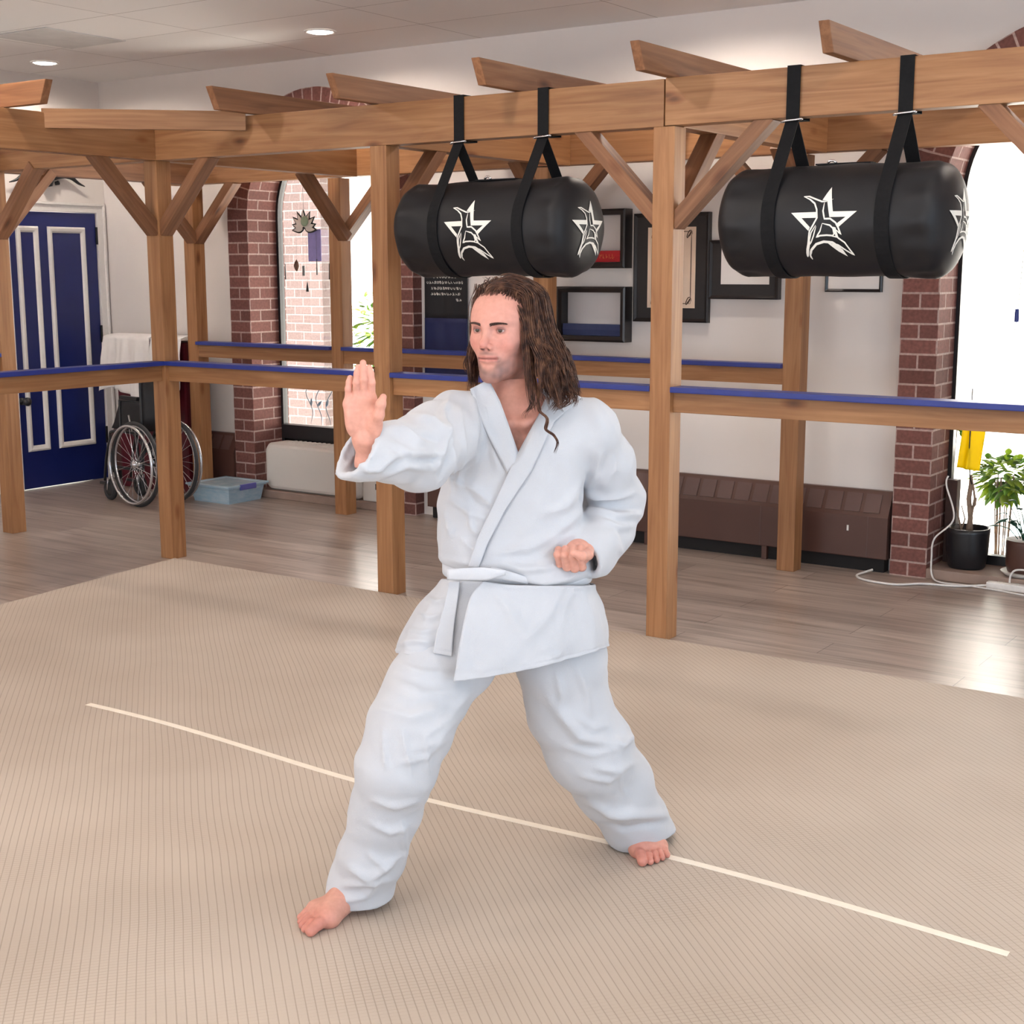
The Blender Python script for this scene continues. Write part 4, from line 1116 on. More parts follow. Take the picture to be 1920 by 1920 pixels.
for a in (0.0, SEP):
    s = -1 if a == 0 else 1
    wh = MB().tube(circ(a, RW-0.013), 0.0135, 10, closed=True).obj('rear_wheel', M_RUB, t, smooth=True)
    mb = MB().tube(circ(a, RW-0.032), 0.008, 8, closed=True); mb.obj('rim', M_RIM, wh, smooth=True)
    MB().tube(circ(a+s*0.045, RW-0.028), 0.0095, 10, closed=True).obj('hand_rim', M_RIM, wh, smooth=True)
    mb = MB()
    for k in range(24):
        an = 2*math.pi*k/24; o2 = (0.35 if k % 2 else -0.35)
        mb.tube([W(a+s*0.02*(1 if k % 2 else -1), 0.022*math.cos(an+o2), RW+0.022*math.sin(an+o2)), W(a, (RW-0.034)*math.cos(an), RW+(RW-0.034)*math.sin(an))], 0.0018, 5)
    mb.obj('spoke', M_RIM, wh); tag(wh.children[-1])
    MB().tube([W(a-0.03, 0, RW), W(a+0.03, 0, RW)], 0.024, 14).obj('hub', M_RIM, wh, smooth=True)
    # caster
    cs = MB().tube(circ(a+(0.03 if a == 0 else -0.03), 0.056, 28, (0.40, 0.075)), 0.019, 10, closed=True)
    cs.tube([W(a+(0.03 if a == 0 else -0.03)-0.014, 0.40, 0.075), W(a+(0.03 if a == 0 else -0.03)+0.014, 0.40, 0.075)], 0.052, 24)
    cs = cs.obj('caster_wheel', M_RUB, t, smooth=True)
    q = a+(0.03 if a == 0 else -0.03)
    mb = MB()
    for e in (-0.026, 0.026): mb.tube([W(q+e, 0.40, 0.075), W(q+e, 0.385, 0.16)], 0.006, 8)
    mb.tube([W(q, 0.38, 0.15), W(q, 0.38, 0.24)], 0.012, 10); mb.obj('caster_fork', M_RIM, cs, smooth=True)
    # side frame
    i = a+(0.045 if a == 0 else -0.045)
    mb = MB()
    mb.tube(spline([W(i, -0.14, 0.92), W(i, -0.06, 0.93), W(i, -0.03, 0.90), W(i, -0.02, 0.5), W(i, -0.01, 0.24)], 6), 0.011, 10)
    mb.tube(spline([W(i, -0.02, 0.5), W(i, 0.20, 0.5), W(i, 0.36, 0.49), W(i, 0.40, 0.44), W(i, 0.38, 0.2)], 6), 0.011, 10)
    mb.tube([W(i, -0.01, 0.25), W(i, 0.38, 0.24)], 0.011, 10)
    mb.tube(spline([W(i, 0.40, 0.44), W(i, 0.46, 0.3), W(i, 0.50, 0.13)], 6), 0.010, 10)
    mb.tube([W(i, -0.015, RW), W(a, 0, RW)], 0.010, 10)
    fr = mb.obj('side_frame', M_TUBE, t, smooth=True)
    mb = MB().tube(spline([W(i, -0.02, 0.70), W(i, 0.0, 0.72), W(i, 0.22, 0.72), W(i, 0.25, 0.69), W(i, 0.25, 0.5)], 6), 0.009, 8); mb.obj('armrest_tube', M_TUBE, fr, smooth=True)
    mb = MB()
    P = [[tuple(W(i-0.022, b, 0.73)), tuple(W(i+0.022, b, 0.73)), tuple(W(i+0.018, b, 0.752)), tuple(W(i-0.018, b, 0.752))] for b in (-0.0, 0.03, 0.12, 0.22)]
    mb.grid(P, closed_u=True); mb.add(P[0], [(0,1,2,3)]); mb.add(P[-1], [(3,2,1,0)]); mb.obj('armrest', M_VINYL, fr, bevel=0.005)
    MB().tube([W(i, -0.23, 0.915), W(i, -0.13, 0.92)], 0.016, 12).obj('push_handle', M_RUB, fr, smooth=True)
    MB().box((0.40, -0.012, 0.10), (0.55, 0.012, 0.118), M=Matrix(((fw.x, ax.x, 0, WH.x+ax.x*i), (fw.y, ax.y, 0, WH.y+ax.y*i), (0, 0, 1, 0), (0, 0, 0, 1)))).obj('footrest', M_TUBE, fr, bevel=0.003)
    MB().tube([W(i+0.0, 0.10, 0.50), W(i, 0.14, 0.62)], 0.008, 8).obj('brake_lever', M_RIM, fr, smooth=True)
# sling back and folded seat
mb = MB(); P = []
for z in (0.52, 0.62, 0.74, 0.86):
    P.append([tuple(W(0.045+(SEP-0.09)*k/10, -0.035-0.06*math.sin(math.pi*k/10), z)) for k in range(11)])
mb.grid(P).obj('back_sling', M_VINYL, t, smooth=True, solid=0.008)
mb = MB(); P = []
for b in (0.0, 0.1, 0.2, 0.3, 0.38):
    P.append([tuple(W(0.05+(SEP-0.10)*k/10, b, 0.515+0.20*math.sin(math.pi*k/10)**1.5)) for k in range(11)])
mb.grid(P).obj('seat_sling', M_VINYL, t, smooth=True, solid=0.008)
mb = MB()
mb.tube([W(0.045, 0.1, 0.5), W(SEP-0.045, 0.1, 0.24)], 0.010, 8); mb.tube([W(0.045, 0.11, 0.24), W(SEP-0.045, 0.11, 0.5)], 0.010, 8)
mb.obj('cross_brace', M_TUBE, t, smooth=True)
# ------------------------------------------------------------------ the man: distance fields turned into meshes
F_, CP, SP = 2615.46, math.cos(PITCH), math.sin(PITCH)
FWD = Vector((-math.sin(YAW), math.cos(YAW), 0))
PO = Vector((CAM.x, CAM.y, 0))+FWD*3.45
MPER = Matrix.Translation(PO) @ Matrix.Rotation(YAW, 4, 'Z')     # figure frame: x to the right, y away, z up
def A(u, v, d):
    x = (u-960)/F_; y = (v-960)/F_
    s = d/(CP-y*SP)
    return np.array([x*s, d-3.45, 1.6+(-SP-y*CP)*s])
def A0(u, v, z):
    x = (u-960)/F_; y = (v-960)/F_
    s = (z-1.6)/(-SP-y*CP)
    return np.array([x*s, (CP-y*SP)*s-3.45, z])
def toP(P):
    """figure frame -> picture coordinates, for laying out seams and folds"""
    x = P[..., 0]; d = P[..., 1]+3.45; h = P[..., 2]-1.6
    w = d*CP-h*SP; dn = -d*SP-h*CP
    return np.stack([960+F_*x/w, 960+F_*dn/w], -1)
f4 = np.float32
def smin(a, b, k):
    if k <= 0: return np.minimum(a, b)
    h = np.maximum(k-np.abs(a-b), 0)/k
    return np.minimum(a, b)-h*h*k*0.25
def smax(a, b, k): return -smin(-a, -b, k)
def sph(P, c, r): return np.sqrt((P[0]-c[0])**2+(P[1]-c[1])**2+(P[2]-c[2])**2)-r
def ell(P, c, r, R=None):
    q = [P[i]-c[i] for i in range(3)]
    if R is not None: q = [sum(R[j][i]*q[j] for j in range(3)) for i in range(3)]   # R columns = axes
    k0 = np.sqrt((q[0]/r[0])**2+(q[1]/r[1])**2+(q[2]/r[2])**2)
    k1 = np.sqrt((q[0]/r[0]**2)**2+(q[1]/r[1]**2)**2+(q[2]/r[2]**2)**2)+1e-9
    return k0*(k0-1)/k1
def cap(P, a, b, ra, rb=None):
    if rb is None: rb = ra
    d = [float(b[i]-a[i]) for i in range(3)]; L2 = sum(c*c for c in d)+1e-12
    t = np.clip(((P[0]-a[0])*d[0]+(P[1]-a[1])*d[1]+(P[2]-a[2])*d[2])/L2, 0, 1)
    return np.sqrt((P[0]-a[0]-d[0]*t)**2+(P[1]-a[1]-d[1]*t)**2+(P[2]-a[2]-d[2]*t)**2)-(ra+(rb-ra)*t)
def chain(P, pts, rad, k=0.01):
    d = None
    for i in range(len(pts)-1):
        e = cap(P, pts[i], pts[i+1], rad[i], rad[i+1])
        d = e if d is None else smin(d, e, k)
    return d
def nets(field, lo, hi, h):
    n = [int(math.ceil((hi[i]-lo[i])/h))+1 for i in range(3)]
    ax_ = [(lo[i]+h*np.arange(n[i])).astype(f4) for i in range(3)]
    V = np.broadcast_to(field((ax_[0][:, None, None], ax_[1][None, :, None], ax_[2][None, None, :])), n).astype(f4)
    S = V < 0
    nx, ny, nz = n
    acc = np.zeros((nx-1, ny-1, nz-1, 3), f4); cnt = np.zeros((nx-1, ny-1, nz-1), f4)
    cor = [(i, j, k) for i in (0, 1) for j in (0, 1) for k in (0, 1)]
    def sub(Ar, c): return Ar[c[0]:nx-1+c[0], c[1]:ny-1+c[1], c[2]:nz-1+c[2]]
    for c in cor:
        for axx in range(3):
            if c[axx]: continue
            e = list(c); e[axx] = 1
            va, vb = sub(V, c), sub(V, e); m = sub(S, c) != sub(S, e)
            t = np.where(m, va/np.where(va == vb, 1, va-vb), 0)
            for q in range(3):
                acc[..., q] += np.where(m, (c[q]+t) if q == axx else c[q], 0)
            cnt += m
    act = cnt > 0
    idx = np.full(act.shape, -1, np.int64); idx[act] = np.arange(act.sum())
    ijk = np.argwhere(act)
    verts = (ijk+acc[act]/cnt[act][:, None])*h+np.array(lo)
    faces = []
    for axx in range(3):
        a, b = [(1, 2), (2, 0), (0, 1)][axx]
        sl0 = [slice(None)]*3; sl1 = [slice(None)]*3
        sl0[axx] = slice(0, n[axx]-1); sl1[axx] = slice(1, n[axx])
        s0, s1 = S[tuple(sl0)], S[tuple(sl1)]
        m = s0 != s1
        for q in (a, b):
            z_ = [slice(None)]*3; z_[q] = 0; m[tuple(z_)] = False
            z_[q] = -1; m[tuple(z_)] = False
        E_ = np.argwhere(m); flip = s0[m]
        def cell(da, db):
            g = E_.copy(); g[:, a] += da; g[:, b] += db
            return idx[g[:, 0], g[:, 1], g[:, 2]]
        q = np.stack([cell(-1, -1), cell(0, -1), cell(0, 0), cell(-1, 0)], 1)
        q[~flip] = q[~flip][:, ::-1]
        faces.append(q)
    return verts, np.concatenate(faces)
def grad(field, v, e=0.0006):
    g = np.zeros_like(v)
    for i in range(3):
        p = v.copy(); p[:, i] += e; m = v.copy(); m[:, i] -= e
        g[:, i] = (field((p[:, 0], p[:, 1], p[:, 2]))-field((m[:, 0], m[:, 1], m[:, 2])))/(2*e)
    return g
def polish(field, v, it=3, h=0.004):
    for _ in range(it):
        g = grad(field, v); d = field((v[:, 0], v[:, 1], v[:, 2])); L = np.maximum((g*g).sum(1), 0.15)
        st = (d/L)[:, None]*g; ln = np.linalg.norm(st, axis=1, keepdims=True)
        v = v-st*np.minimum(1, h/np.maximum(ln, 1e-9))
    g = grad(field, v, 0.001); nrm = g/np.maximum(np.linalg.norm(g, axis=1, keepdims=True), 1e-6)
    return v, nrm
def relax(v, f, it=2, lam=0.5):
    for _ in range(it):
        acc = np.zeros_like(v); c = np.zeros(len(v))
        for k in range(4):
            a, b = f[:, k], f[:, (k+1) % 4]
            np.add.at(acc, a, v[b]); np.add.at(c, a, 1); np.add.at(acc, b, v[a]); np.add.at(c, b, 1)
        v = v*(1-lam)+lam*acc/np.maximum(c, 1)[:, None]
    return v
def np_mesh(name, v, f, cols=None):
    me = bpy.data.meshes.new(name)
    me.vertices.add(len(v)); me.vertices.foreach_set('co', np.asarray(v, f4).ravel())
    me.loops.add(len(f)*4); me.loops.foreach_set('vertex_index', np.asarray(f, np.int32).ravel())
    me.polygons.add(len(f)); me.polygons.foreach_set('loop_start', np.arange(0, len(f)*4, 4, dtype=np.int32))
    me.polygons.foreach_set('use_smooth', np.ones(len(f), bool))
    me.update(calc_edges=True); me.validate()
    if cols is not None:
        at = me.color_attributes.new('Col', 'FLOAT_COLOR', 'POINT')
        c4 = np.ones((len(v), 4), f4); c4[:, :3] = cols; at.data.foreach_set('color', c4.ravel())
    return me

person = thing('person', 'long-haired man in a white karate uniform in a low stance, open palm raised', 'person', tuple(PO), YAW)
def ppart(name, v, f, mat, parent=None, cols=None):
    return mesh_obj(name, np_mesh(name, v, f, cols), mat, parent or person, MPER)

# ---------------- joints (figure frame, metres)
shR, shL = A(868, 792, 3.40), A(1100, 803, 3.49)
elR, wrR = A(783, 846, 3.16), A(690, 832, 2.985)
elL, wrL = A(1165, 950, 3.64), A(1096, 1026, 3.43)
anR, anL = A(672, 1655, 3.35), A(1225, 1565, 3.66)
hipR, hipL = A(905, 1150, 3.45), A(1045, 1150, 3.50)
knR, knL = A(772, 1390, 3.235), A(1112, 1400, 3.53)
TH = math.radians(29)
hF = np.array([-math.sin(TH), -math.cos(TH), 0]); hS = np.array([math.cos(TH), -math.sin(TH), 0]); hU = np.array([0, 0, 1.0])
HC = np.array([-0.016, -0.012, A(915, 617, 3.36)[2]])
HT = 0.03                                                      # chin slightly down
hF2 = hF*math.cos(HT)-hU*math.sin(HT); hU2 = hU*math.cos(HT)+hF*math.sin(HT)
RH_ = np.stack([hS, hF2, hU2], 1)                               # columns: his left, forward, up
def toH(P):
    q = [P[i]-HC[i] for i in range(3)]
    return [sum(RH_[j][i]*q[j] for j in range(3)) for i in range(3)]
def fromH(p): return HC+RH_ @ np.array(p, float)
EX, EY, EZ = 0.0315, 0.0735, 0.0
def head_field(P):
    x, y, z = toH(P); X = np.abs(x); Q = (X, y, z); Qs = (x, y, z)
    d = ell(Q, (0, -0.018, 0.030), (0.076, 0.098, 0.077))
    d = smin(d, ell(Q, (0, 0.022, 0.02), (0.067, 0.071, 0.072)), 0.03)          # forehead
    d = smin(d, ell(Q, (0, 0.022, -0.045), (0.057, 0.068, 0.070)), 0.03)        # mid face
    d = smin(d, ell(Q, (0.0, 0.038, -0.083), (0.033, 0.045, 0.034)), 0.03)      # jaw
    d = smin(d, cap(Q, (0.048, -0.012, -0.075), (0.014, 0.070, -0.109), 0.012, 0.0115), 0.03)
    d = smin(d, ell(Q, (0, 0.080, -0.112), (0.016, 0.014, 0.0135)), 0.022)        # chin
    d = smin(d, ell(Q, (0.039, 0.054, -0.030), (0.020, 0.021, 0.017)), 0.03)     # cheek bones
    d = smin(d, cap(Q, (0.010, 0.086, 0.017), (0.040, 0.072, 0.020), 0.0085, 0.007), 0.018)   # brow ridge
    d = smax(d, -ell(Q, (EX, 0.097, -0.001), (0.0180, 0.020, 0.0115)), 0.012)    # sockets
    # nose
    d = smin(d, cap(Q, (0, 0.085, 0.012), (0, 0.1035, -0.027), 0.0065, 0.0085), 0.012)
    d = smin(d, ell(Q, (0, 0.1085, -0.0335), (0.0095, 0.0100, 0.0088)), 0.010)
    d = smin(d, ell(Q, (0.0125, 0.0945, -0.040), (0.0065, 0.0095, 0.0065)), 0.007)
    d = smax(d, -ell(Q, (0.0065, 0.101, -0.0475), (0.0036, 0.0055, 0.0045)), 0.003)
    # muzzle and lips
    d = smin(d, ell(Q, (0, 0.074, -0.066), (0.027, 0.020, 0.020)), 0.018)
    d = smin(d, cap(Q, (0, 0.0930, -0.0635), (0.022, 0.0840, -0.0665), 0.0042, 0.0022), 0.006)
    d = smin(d, cap(Q, (0, 0.0915, -0.0735), (0.020, 0.0840, -0.0700), 0.0048, 0.0022), 0.006)
    d = smax(d, -cap(Q, (0, 0.0985, -0.0685), (0.0275, 0.0865, -0.0680), 0.0028, 0.0022), 0.003)
    d = smax(d, -cap(Q, (0, 0.099, -0.085), (0.012, 0.094, -0.084), 0.0050, 0.0040), 0.012)
    # lids: ball shell with an almond slit
    lid = sph(Q, (EX, EY-0.001, EZ), 0.0138)
    slit = ell(Q, (EX+0.0005, EY+0.012, EZ-0.0017), (0.0128, 0.014, 0.0038))
    lid = smax(lid, -slit, 0.0012)
    d = smin(d, lid, 0.004)
    d = np.maximum(d, -sph(Q, (EX, EY-0.001, EZ), 0.0100))
    # ears, neck
    d = smin(d, ell(Q, (0.071, -0.012, -0.02), (0.007, 0.018, 0.030)), 0.008)
    d = smin(d, cap(Qs, (0.0, -0.03, -0.07), (0.0, -0.042, -0.22), 0.056, 0.060), 0.02)
    return d
def torso_field(P):
    d = ell(P, (0.012, 0.015, 1.09), (0.155, 0.095, 0.20))
    d = smin(d, ell(P, (0.012, 0.02, 0.90), (0.145, 0.10, 0.20)), 0.06)
    for s in (shR, shL):
        d = smin(d, cap(P, (0.005, 0.02, 1.268), s, 0.045, 0.050), 0.05)
    d = smin(d, cap(P, fromH((0.0, -0.03, -0.07)), (0.004, 0.012, 1.245), 0.056, 0.062), 0.03)
    # collar bones and sternal notch
    d = smin(d, cap(P, (-0.012, -0.066, 1.232), (-0.10, -0.03, 1.262), 0.010, 0.012), 0.03)
    d = smin(d, cap(P, (0.03, -0.066, 1.232), (0.12, -0.02, 1.255), 0.010, 0.012), 0.03)
    return d
def limbs_field(P):
    d = chain(P, [shR, elR, wrR], [0.050, 0.040, 0.028], 0.02)
    d = smin(d, chain(P, [shL, elL, wrL], [0.052, 0.040, 0.029], 0.02), 0.01)
    d = smin(d, chain(P, [hipR, knR, anR], [0.080, 0.052, 0.033], 0.03), 0.01)
    d = smin(d, chain(P, [hipL, knL, anL], [0.080, 0.052, 0.033], 0.03), 0.01)
    return d
# feet: footprints laid out on the mat (x forward, y to the big-toe side)
FS = 1.10
def foot_frame(tip, fdir, side):
    f_ = np.array([fdir[0], fdir[1], 0.0]); f_ /= np.linalg.norm(f_)
    m_ = np.array([-f_[1], f_[0], 0.0])*side
    o = tip-f_*0.252*FS-m_*0.030*FS; o[2] = 0.0125
    return o, f_, m_
FR = foot_frame(A0(574, 1758, 0.0125), (-0.60, -0.80), 1)
FL = foot_frame(A0(1206, 1628, 0.0125), (0.12, -0.993), -1)
def footpt(F, p): return F[0]+(F[1]*p[0]+F[2]*p[1]+np.array([0, 0, p[2]]))*FS
anR, anL = footpt(FR, (0.052, 0, 0.085)), footpt(FL, (0.052, 0, 0.085))
def foot_field(F, P, leg):
    q = [(P[i]-F[0][i])/FS for i in range(3)]
    Q = (q[0]*F[1][0]+q[1]*F[1][1], q[0]*F[2][0]+q[1]*F[2][1], q[2])
    d = sph(Q, (0.030, 0, 0.031), 0.031)
    d = smin(d, cap(Q, (0.045, 0, 0.045), (0.055, 0, 0.10), 0.036, 0.036), 0.02)
    d = smin(d, cap(Q, (0.07, 0.004, 0.060), (0.175, 0.012, 0.022), 0.034, 0.020), 0.03)
    d = smin(d, cap(Q, (0.04, -0.008, 0.022), (0.165, -0.030, 0.017), 0.024, 0.017), 0.03)
    d = smin(d, cap(Q, (0.10, 0.012, 0.030), (0.180, 0.030, 0.020), 0.024, 0.0205), 0.03)
    d = smin(d, cap(Q, (0.165, -0.028, 0.016), (0.180, 0.028, 0.018), 0.017, 0.019), 0.02)
    toes = None
    for (x0, y0, x1, y1, r, zt) in ((0.185, 0.031, 0.240, 0.031, 0.0130, 0.0125), (0.190, 0.011, 0.238, 0.0105, 0.0088, 0.010), (0.187, -0.005, 0.229, -0.0075, 0.0083, 0.0095),
                                    (0.180, -0.020, 0.217, -0.024, 0.0080, 0.009), (0.168, -0.034, 0.202, -0.0395, 0.0082, 0.009)):
        m_ = ((x0*0.45+x1*0.55), (y0+y1)/2, zt+0.007)
        e = chain(Q, [(x0, y0, 0.017), m_, (x1, y1, zt)], [r, r, r*1.0], 0.006)
        toes = e if toes is None else np.minimum(toes, e)
    d = smin(d, toes, 0.007)
    d = smin(d, cap(P, footpt(F, (0.055, 0, 0.10)), leg, 0.033, 0.046)/FS, 0.015)
    return np.maximum(d, -q[2]+0.0002)*FS
# raised right hand, palm to the viewer (each finger its own chain)
hw = A(691, 826, 2.978)
FING = [  # MCP, PIP, DIP, TIP in picture coordinates + distance
    [(696.5, 748, 2.962), (697.0, 717, 2.950), (695.0, 700, 2.949), (692.5, 689, 2.951)],
    [(682.5, 746, 2.960), (682.5, 711, 2.946), (682.0, 692, 2.946), (681.2, 680, 2.949)],
    [(668.5, 748, 2.962), (669.0, 717, 2.949), (670.5, 700, 2.949), (672.0, 688.5, 2.952)],
    [(654.0, 757, 2.966), (653.5, 729, 2.956), (655.2, 716, 2.956), (656.8, 708, 2.958)]]
FRAD = [[0.0088, 0.0082, 0.0077, 0.0068], [0.0088, 0.0083, 0.0078, 0.0069], [0.0086, 0.0080, 0.0075, 0.0066], [0.0082, 0.0073, 0.0068, 0.0060]]
FPT = [[A(*p) for p in f_] for f_ in FING]
THB = [A(702, 800, 2.955), A(710, 778, 2.936), A(714.5, 757, 2.932), A(719, 744, 2.938)]
def handR_field(P):
    palm = None
    for f_, r in zip(FPT, (0.0125, 0.0125, 0.0125, 0.012)):
        e = cap(P, hw+(f_[0]-hw)*0.15, f_[0], 0.015, r)
        palm = e if palm is None else smin(palm, e, 0.016)
    palm = smin(palm, ell(P, A(659, 786, 2.962), (0.014, 0.013, 0.035)), 0.016)       # little-finger side pad
    palm = smin(palm, ell(P, A(704, 794, 2.952), (0.016, 0.014, 0.030)), 0.014)       # thumb pad
    palm = smin(palm, cap(P, hw+np.array([-0.012, 0.004, 0]), hw+np.array([0.012, 0.004, 0]), 0.020, 0.020), 0.02)
    palm = smin(palm, cap(P, hw+np.array([0, 0.004, 0.0]), A(692, 868, 3.00), 0.025, 0.027), 0.02)
    palm = smin(palm, cap(P, A(692, 868, 3.00), elR, 0.027, 0.040), 0.02)
    fin = None
    for f_, r in zip(FPT, FRAD):
        e = chain(P, f_, r, 0.003); fin = e if fin is None else np.minimum(fin, e)
    d = smin(palm, fin, 0.008)
    th = chain(P, THB, [0.0145, 0.0118, 0.0102, 0.0072], 0.006)
    d = smin(d, th, 0.004)
    # palm lines
    for a, b, r in ((A(650, 768, 2.945), A(688, 762, 2.941), 0.003), (A(664, 780, 2.943), A(700, 768, 2.934), 0.003), (A(702, 764, 2.926), A(692, 796, 2.936), 0.003)):
        d = smax(d, -cap(P, a, b, r), 0.003)
    return d
# left fist, palm up at the hip
KN = [(1090, 1070, 3.335), (1077, 1072, 3.325), (1063, 1070, 3.322), (1050, 1064, 3.328)]
def fist_field(P):
    d = ell(P, A(1075, 1041, 3.372), (0.036, 0.045, 0.034))
    d = smin(d, ell(P, A(1088, 1030, 3.385), (0.030, 0.045, 0.026)), 0.02)
    d = smin(d, cap(P, A(1086, 1036, 3.40), wrL, 0.027, 0.029), 0.02)
    d = smin(d, cap(P, wrL, elL, 0.029, 0.040), 0.02)
    fin = None
    for i, (u, v, q) in enumerate(KN):
        r = (0.0105, 0.0108, 0.0102, 0.0092)[i]
        pts = [A(u+2, v-6, q+0.03), A(u, v-7, q), A(u-5, 1042-1.0*abs(i-1), q-0.022), A(u-3, 1029+0.8*i, q+0.004), A(u+1, 1033, q+0.03)]
        e = chain(P, pts, [r, r*1.04, r, r*0.95, r*0.9], 0.004); fin = e if fin is None else np.minimum(fin, e)
    d = smin(d, fin, 0.006)
    th = chain(P, [A(1103, 1026, 3.39), A(1102, 1040, 3.33), A(1090, 1043, 3.287), A(1074, 1037, 3.275)], [0.017, 0.0130, 0.0112, 0.0085], 0.006)
    d = smin(d, th, 0.0025)
    return d
# ---- one body mesh from the fine boxes (head, hands, feet) and the coarse rest
def build_body():
    VS, FS, CS = [], [], []; n0 = 0
    def add(field, lo, hi, h, colf, it=3, keep=None, rel=0):
        nonlocal n0
        v, f = nets(field, lo, hi, h)
        v, nr = polish(field, v, it, h)
        if rel: v = relax(v, f, rel, 0.4)
        if keep is not None:
            k = keep(v); f = f[k[f].all(1)]
            used = np.zeros(len(v), bool); used[f.ravel()] = True
            mp = np.cumsum(used)-1; v = v[used]; f = mp[f]; nr = nr[used]
        VS.append(v); FS.append(f+n0); CS.append(colf(v, nr)); n0 += len(v)
    skin = np.array(rgb(214, 160, 142)); pink = np.array(rgb(206, 128, 116))
    def flat(v, nr): return np.tile(skin, (len(v), 1))
    def wob(v): return (np.sin(v[:, 0]*310+v[:, 1]*170)+np.sin(v[:, 2]*270+v[:, 0]*120)+np.sin(v[:, 1]*330-v[:, 2]*190))/3
    def headcol(v, nr):
        x, y, z = toH((v[:, 0], v[:, 1], v[:, 2])); X = np.abs(x)
        c = np.tile(np.array(rgb(206, 147, 131)), (len(v), 1))
        def blend(m, col):
            m = np.clip(m, 0, 1)[:, None]; c[:] = c*(1-m)+np.array(col)*m
        g = lambda d, w: np.exp(-(d/w)**2)
        blend(0.45*g(np.sqrt((X-0.042)**2+(z+0.035)**2), 0.022)*(y > 0.03), rgb(208, 132, 120))
        blend(0.5*g(np.sqrt(x**2+(z+0.035)**2), 0.013)*(y > 0.08), rgb(210, 130, 118))
        # stubble: moustache, chin, jaw line
        sm = lambda t: 1/(1+np.exp(-np.clip(t, -30, 30)))
        st = 0.75*g(z+0.0545+0.10*X, 0.0045)*g(X, 0.023)*(y > 0.05)
        st = np.maximum(st, 0.9*g(np.sqrt((X-0.0275)**2+((z+0.073)*0.55)**2), 0.0055)*(y > 0.04))
        zj = np.interp(X, [0, 0.014, 0.026, 0.040, 0.055, 0.075], [-0.094, -0.091, -0.077, -0.072, -0.050, -0.010])
        st = np.maximum(st, sm((zj-z)*330)*sm((y+0.015)*120)*sm((z+0.150)*200)*(0.95-0.45*sm((X-0.040)*200)))
        blend(0.86*np.clip(st, 0, 1)*(0.88+0.22*wob(v)), rgb(98, 78, 75))
        lip = g(np.maximum(0, np.abs(z+0.0675)-0.0055), 0.0016)*(X < 0.026)*(y > 0.076)
        blend(0.5*lip, rgb(184, 108, 102))
        blend(0.85*g(z+0.0680, 0.0014)*(X < 0.028)*(y > 0.074), rgb(104, 52, 48))
        rim = g(sph((X, y, z), (EX, EY-0.001, EZ), 0.0128), 0.0022)*(np.abs(z) < 0.009)
        blend(0.6*rim*(1+0.6*(z > 0.001)), rgb(112, 66, 60))  # lash line plus the lid's shadow, painted around the eye
        blend(0.9*g(sph((X, y, z), (0.0065, 0.100, -0.0465), 0.004), 0.002), rgb(80, 38, 34))  # shade inside the nostrils painted into the skin colour
        blend(1/(1+np.exp((z+0.125)*150)), rgb(198, 140, 123))
        return c
    def handcol(v, nr):
        c = np.tile(np.array(rgb(212, 154, 136)), (len(v), 1)); return c*(1+0.04*wob(v)[:, None])
    def footcol(v, nr):
        c = np.tile(np.array(rgb(206, 150, 132)), (len(v), 1))
        for F in (FR, FL):
            q = v-F[0]; fx = q @ F[1]
            m = np.clip((fx-0.19)/0.05, 0, 1)*(np.abs(q @ F[2]) < 0.08)*(fx < 0.3)*(np.abs(fx) < 0.3)
            c = c*(1-0.45*m[:, None])+np.array(rgb(190, 104, 92))*0.45*m[:, None]
        return c
    def chestcol(v, nr):
        c = np.tile(np.array(rgb(198, 140, 123)), (len(v), 1))
        uv_ = toP(v); m = np.exp(-((uv_[:, 0]-968)/22)**2-((uv_[:, 1]-835)/32)**2)*(v[:, 1] < 0)
        hair = 0.5+0.5*np.sin(uv_[:, 0]*0.9+8*np.sin(uv_[:, 1]*0.21))*np.sin(uv_[:, 1]*1.1)
        m = 0.85*m*(0.45+0.55*hair)
        return c*(1-m[:, None])+np.array(rgb(122, 86, 74))*m[:, None]
    def big(P): return smin(torso_field(P), limbs_field(P), 0.03)
    lo, hi = fromH((0, 0, 0))-np.array([0.135, 0.135, 0.165]), fromH((0, 0, 0))+np.array([0.135, 0.135, 0.135])
    add(head_field, lo, hi, 0.0022, headcol, 3)
    hp = np.array([p for f_ in FPT for p in f_]+THB+[hw])
    h0, h1 = hp.min(0)-0.03, hp.max(0)+0.03
    h1[1] = 0.08-0.45; h0[2] -= 0.03
    add(handR_field, h0, h1, 0.0019, handcol, 3)
    c0 = A(1073, 1042, 3.36)
    add(fist_field, c0-np.array([0.065, 0.10, 0.065]), c0+np.array([0.085, 0.12, 0.065]), 0.0022, handcol, 3)
    for F, kn in ((FR, knR), (FL, knL)):
        q = np.array([footpt(F, p) for p in ((-0.02, -0.07, -0.002), (0.27, 0.07, 0.15), (-0.02, 0.07, 0), (0.27, -0.07, 0))])
        lo_, hi_ = q.min(0), q.max(0); lo_[2] = 0.006
        add(lambda P, F=F, kn=kn: foot_field(F, P, kn), lo_, hi_, 0.0024, footcol, 3)
    add(torso_field, (-0.22, -0.16, 0.70), (0.28, 0.18, 1.34), 0.006, chestcol, 2)
    add(limbs_field, (-0.52, -0.55, 0.02), (0.50, 0.32, 1.32), 0.009, flat, 2)
    return np.concatenate(VS), np.concatenate(FS), np.concatenate(CS)
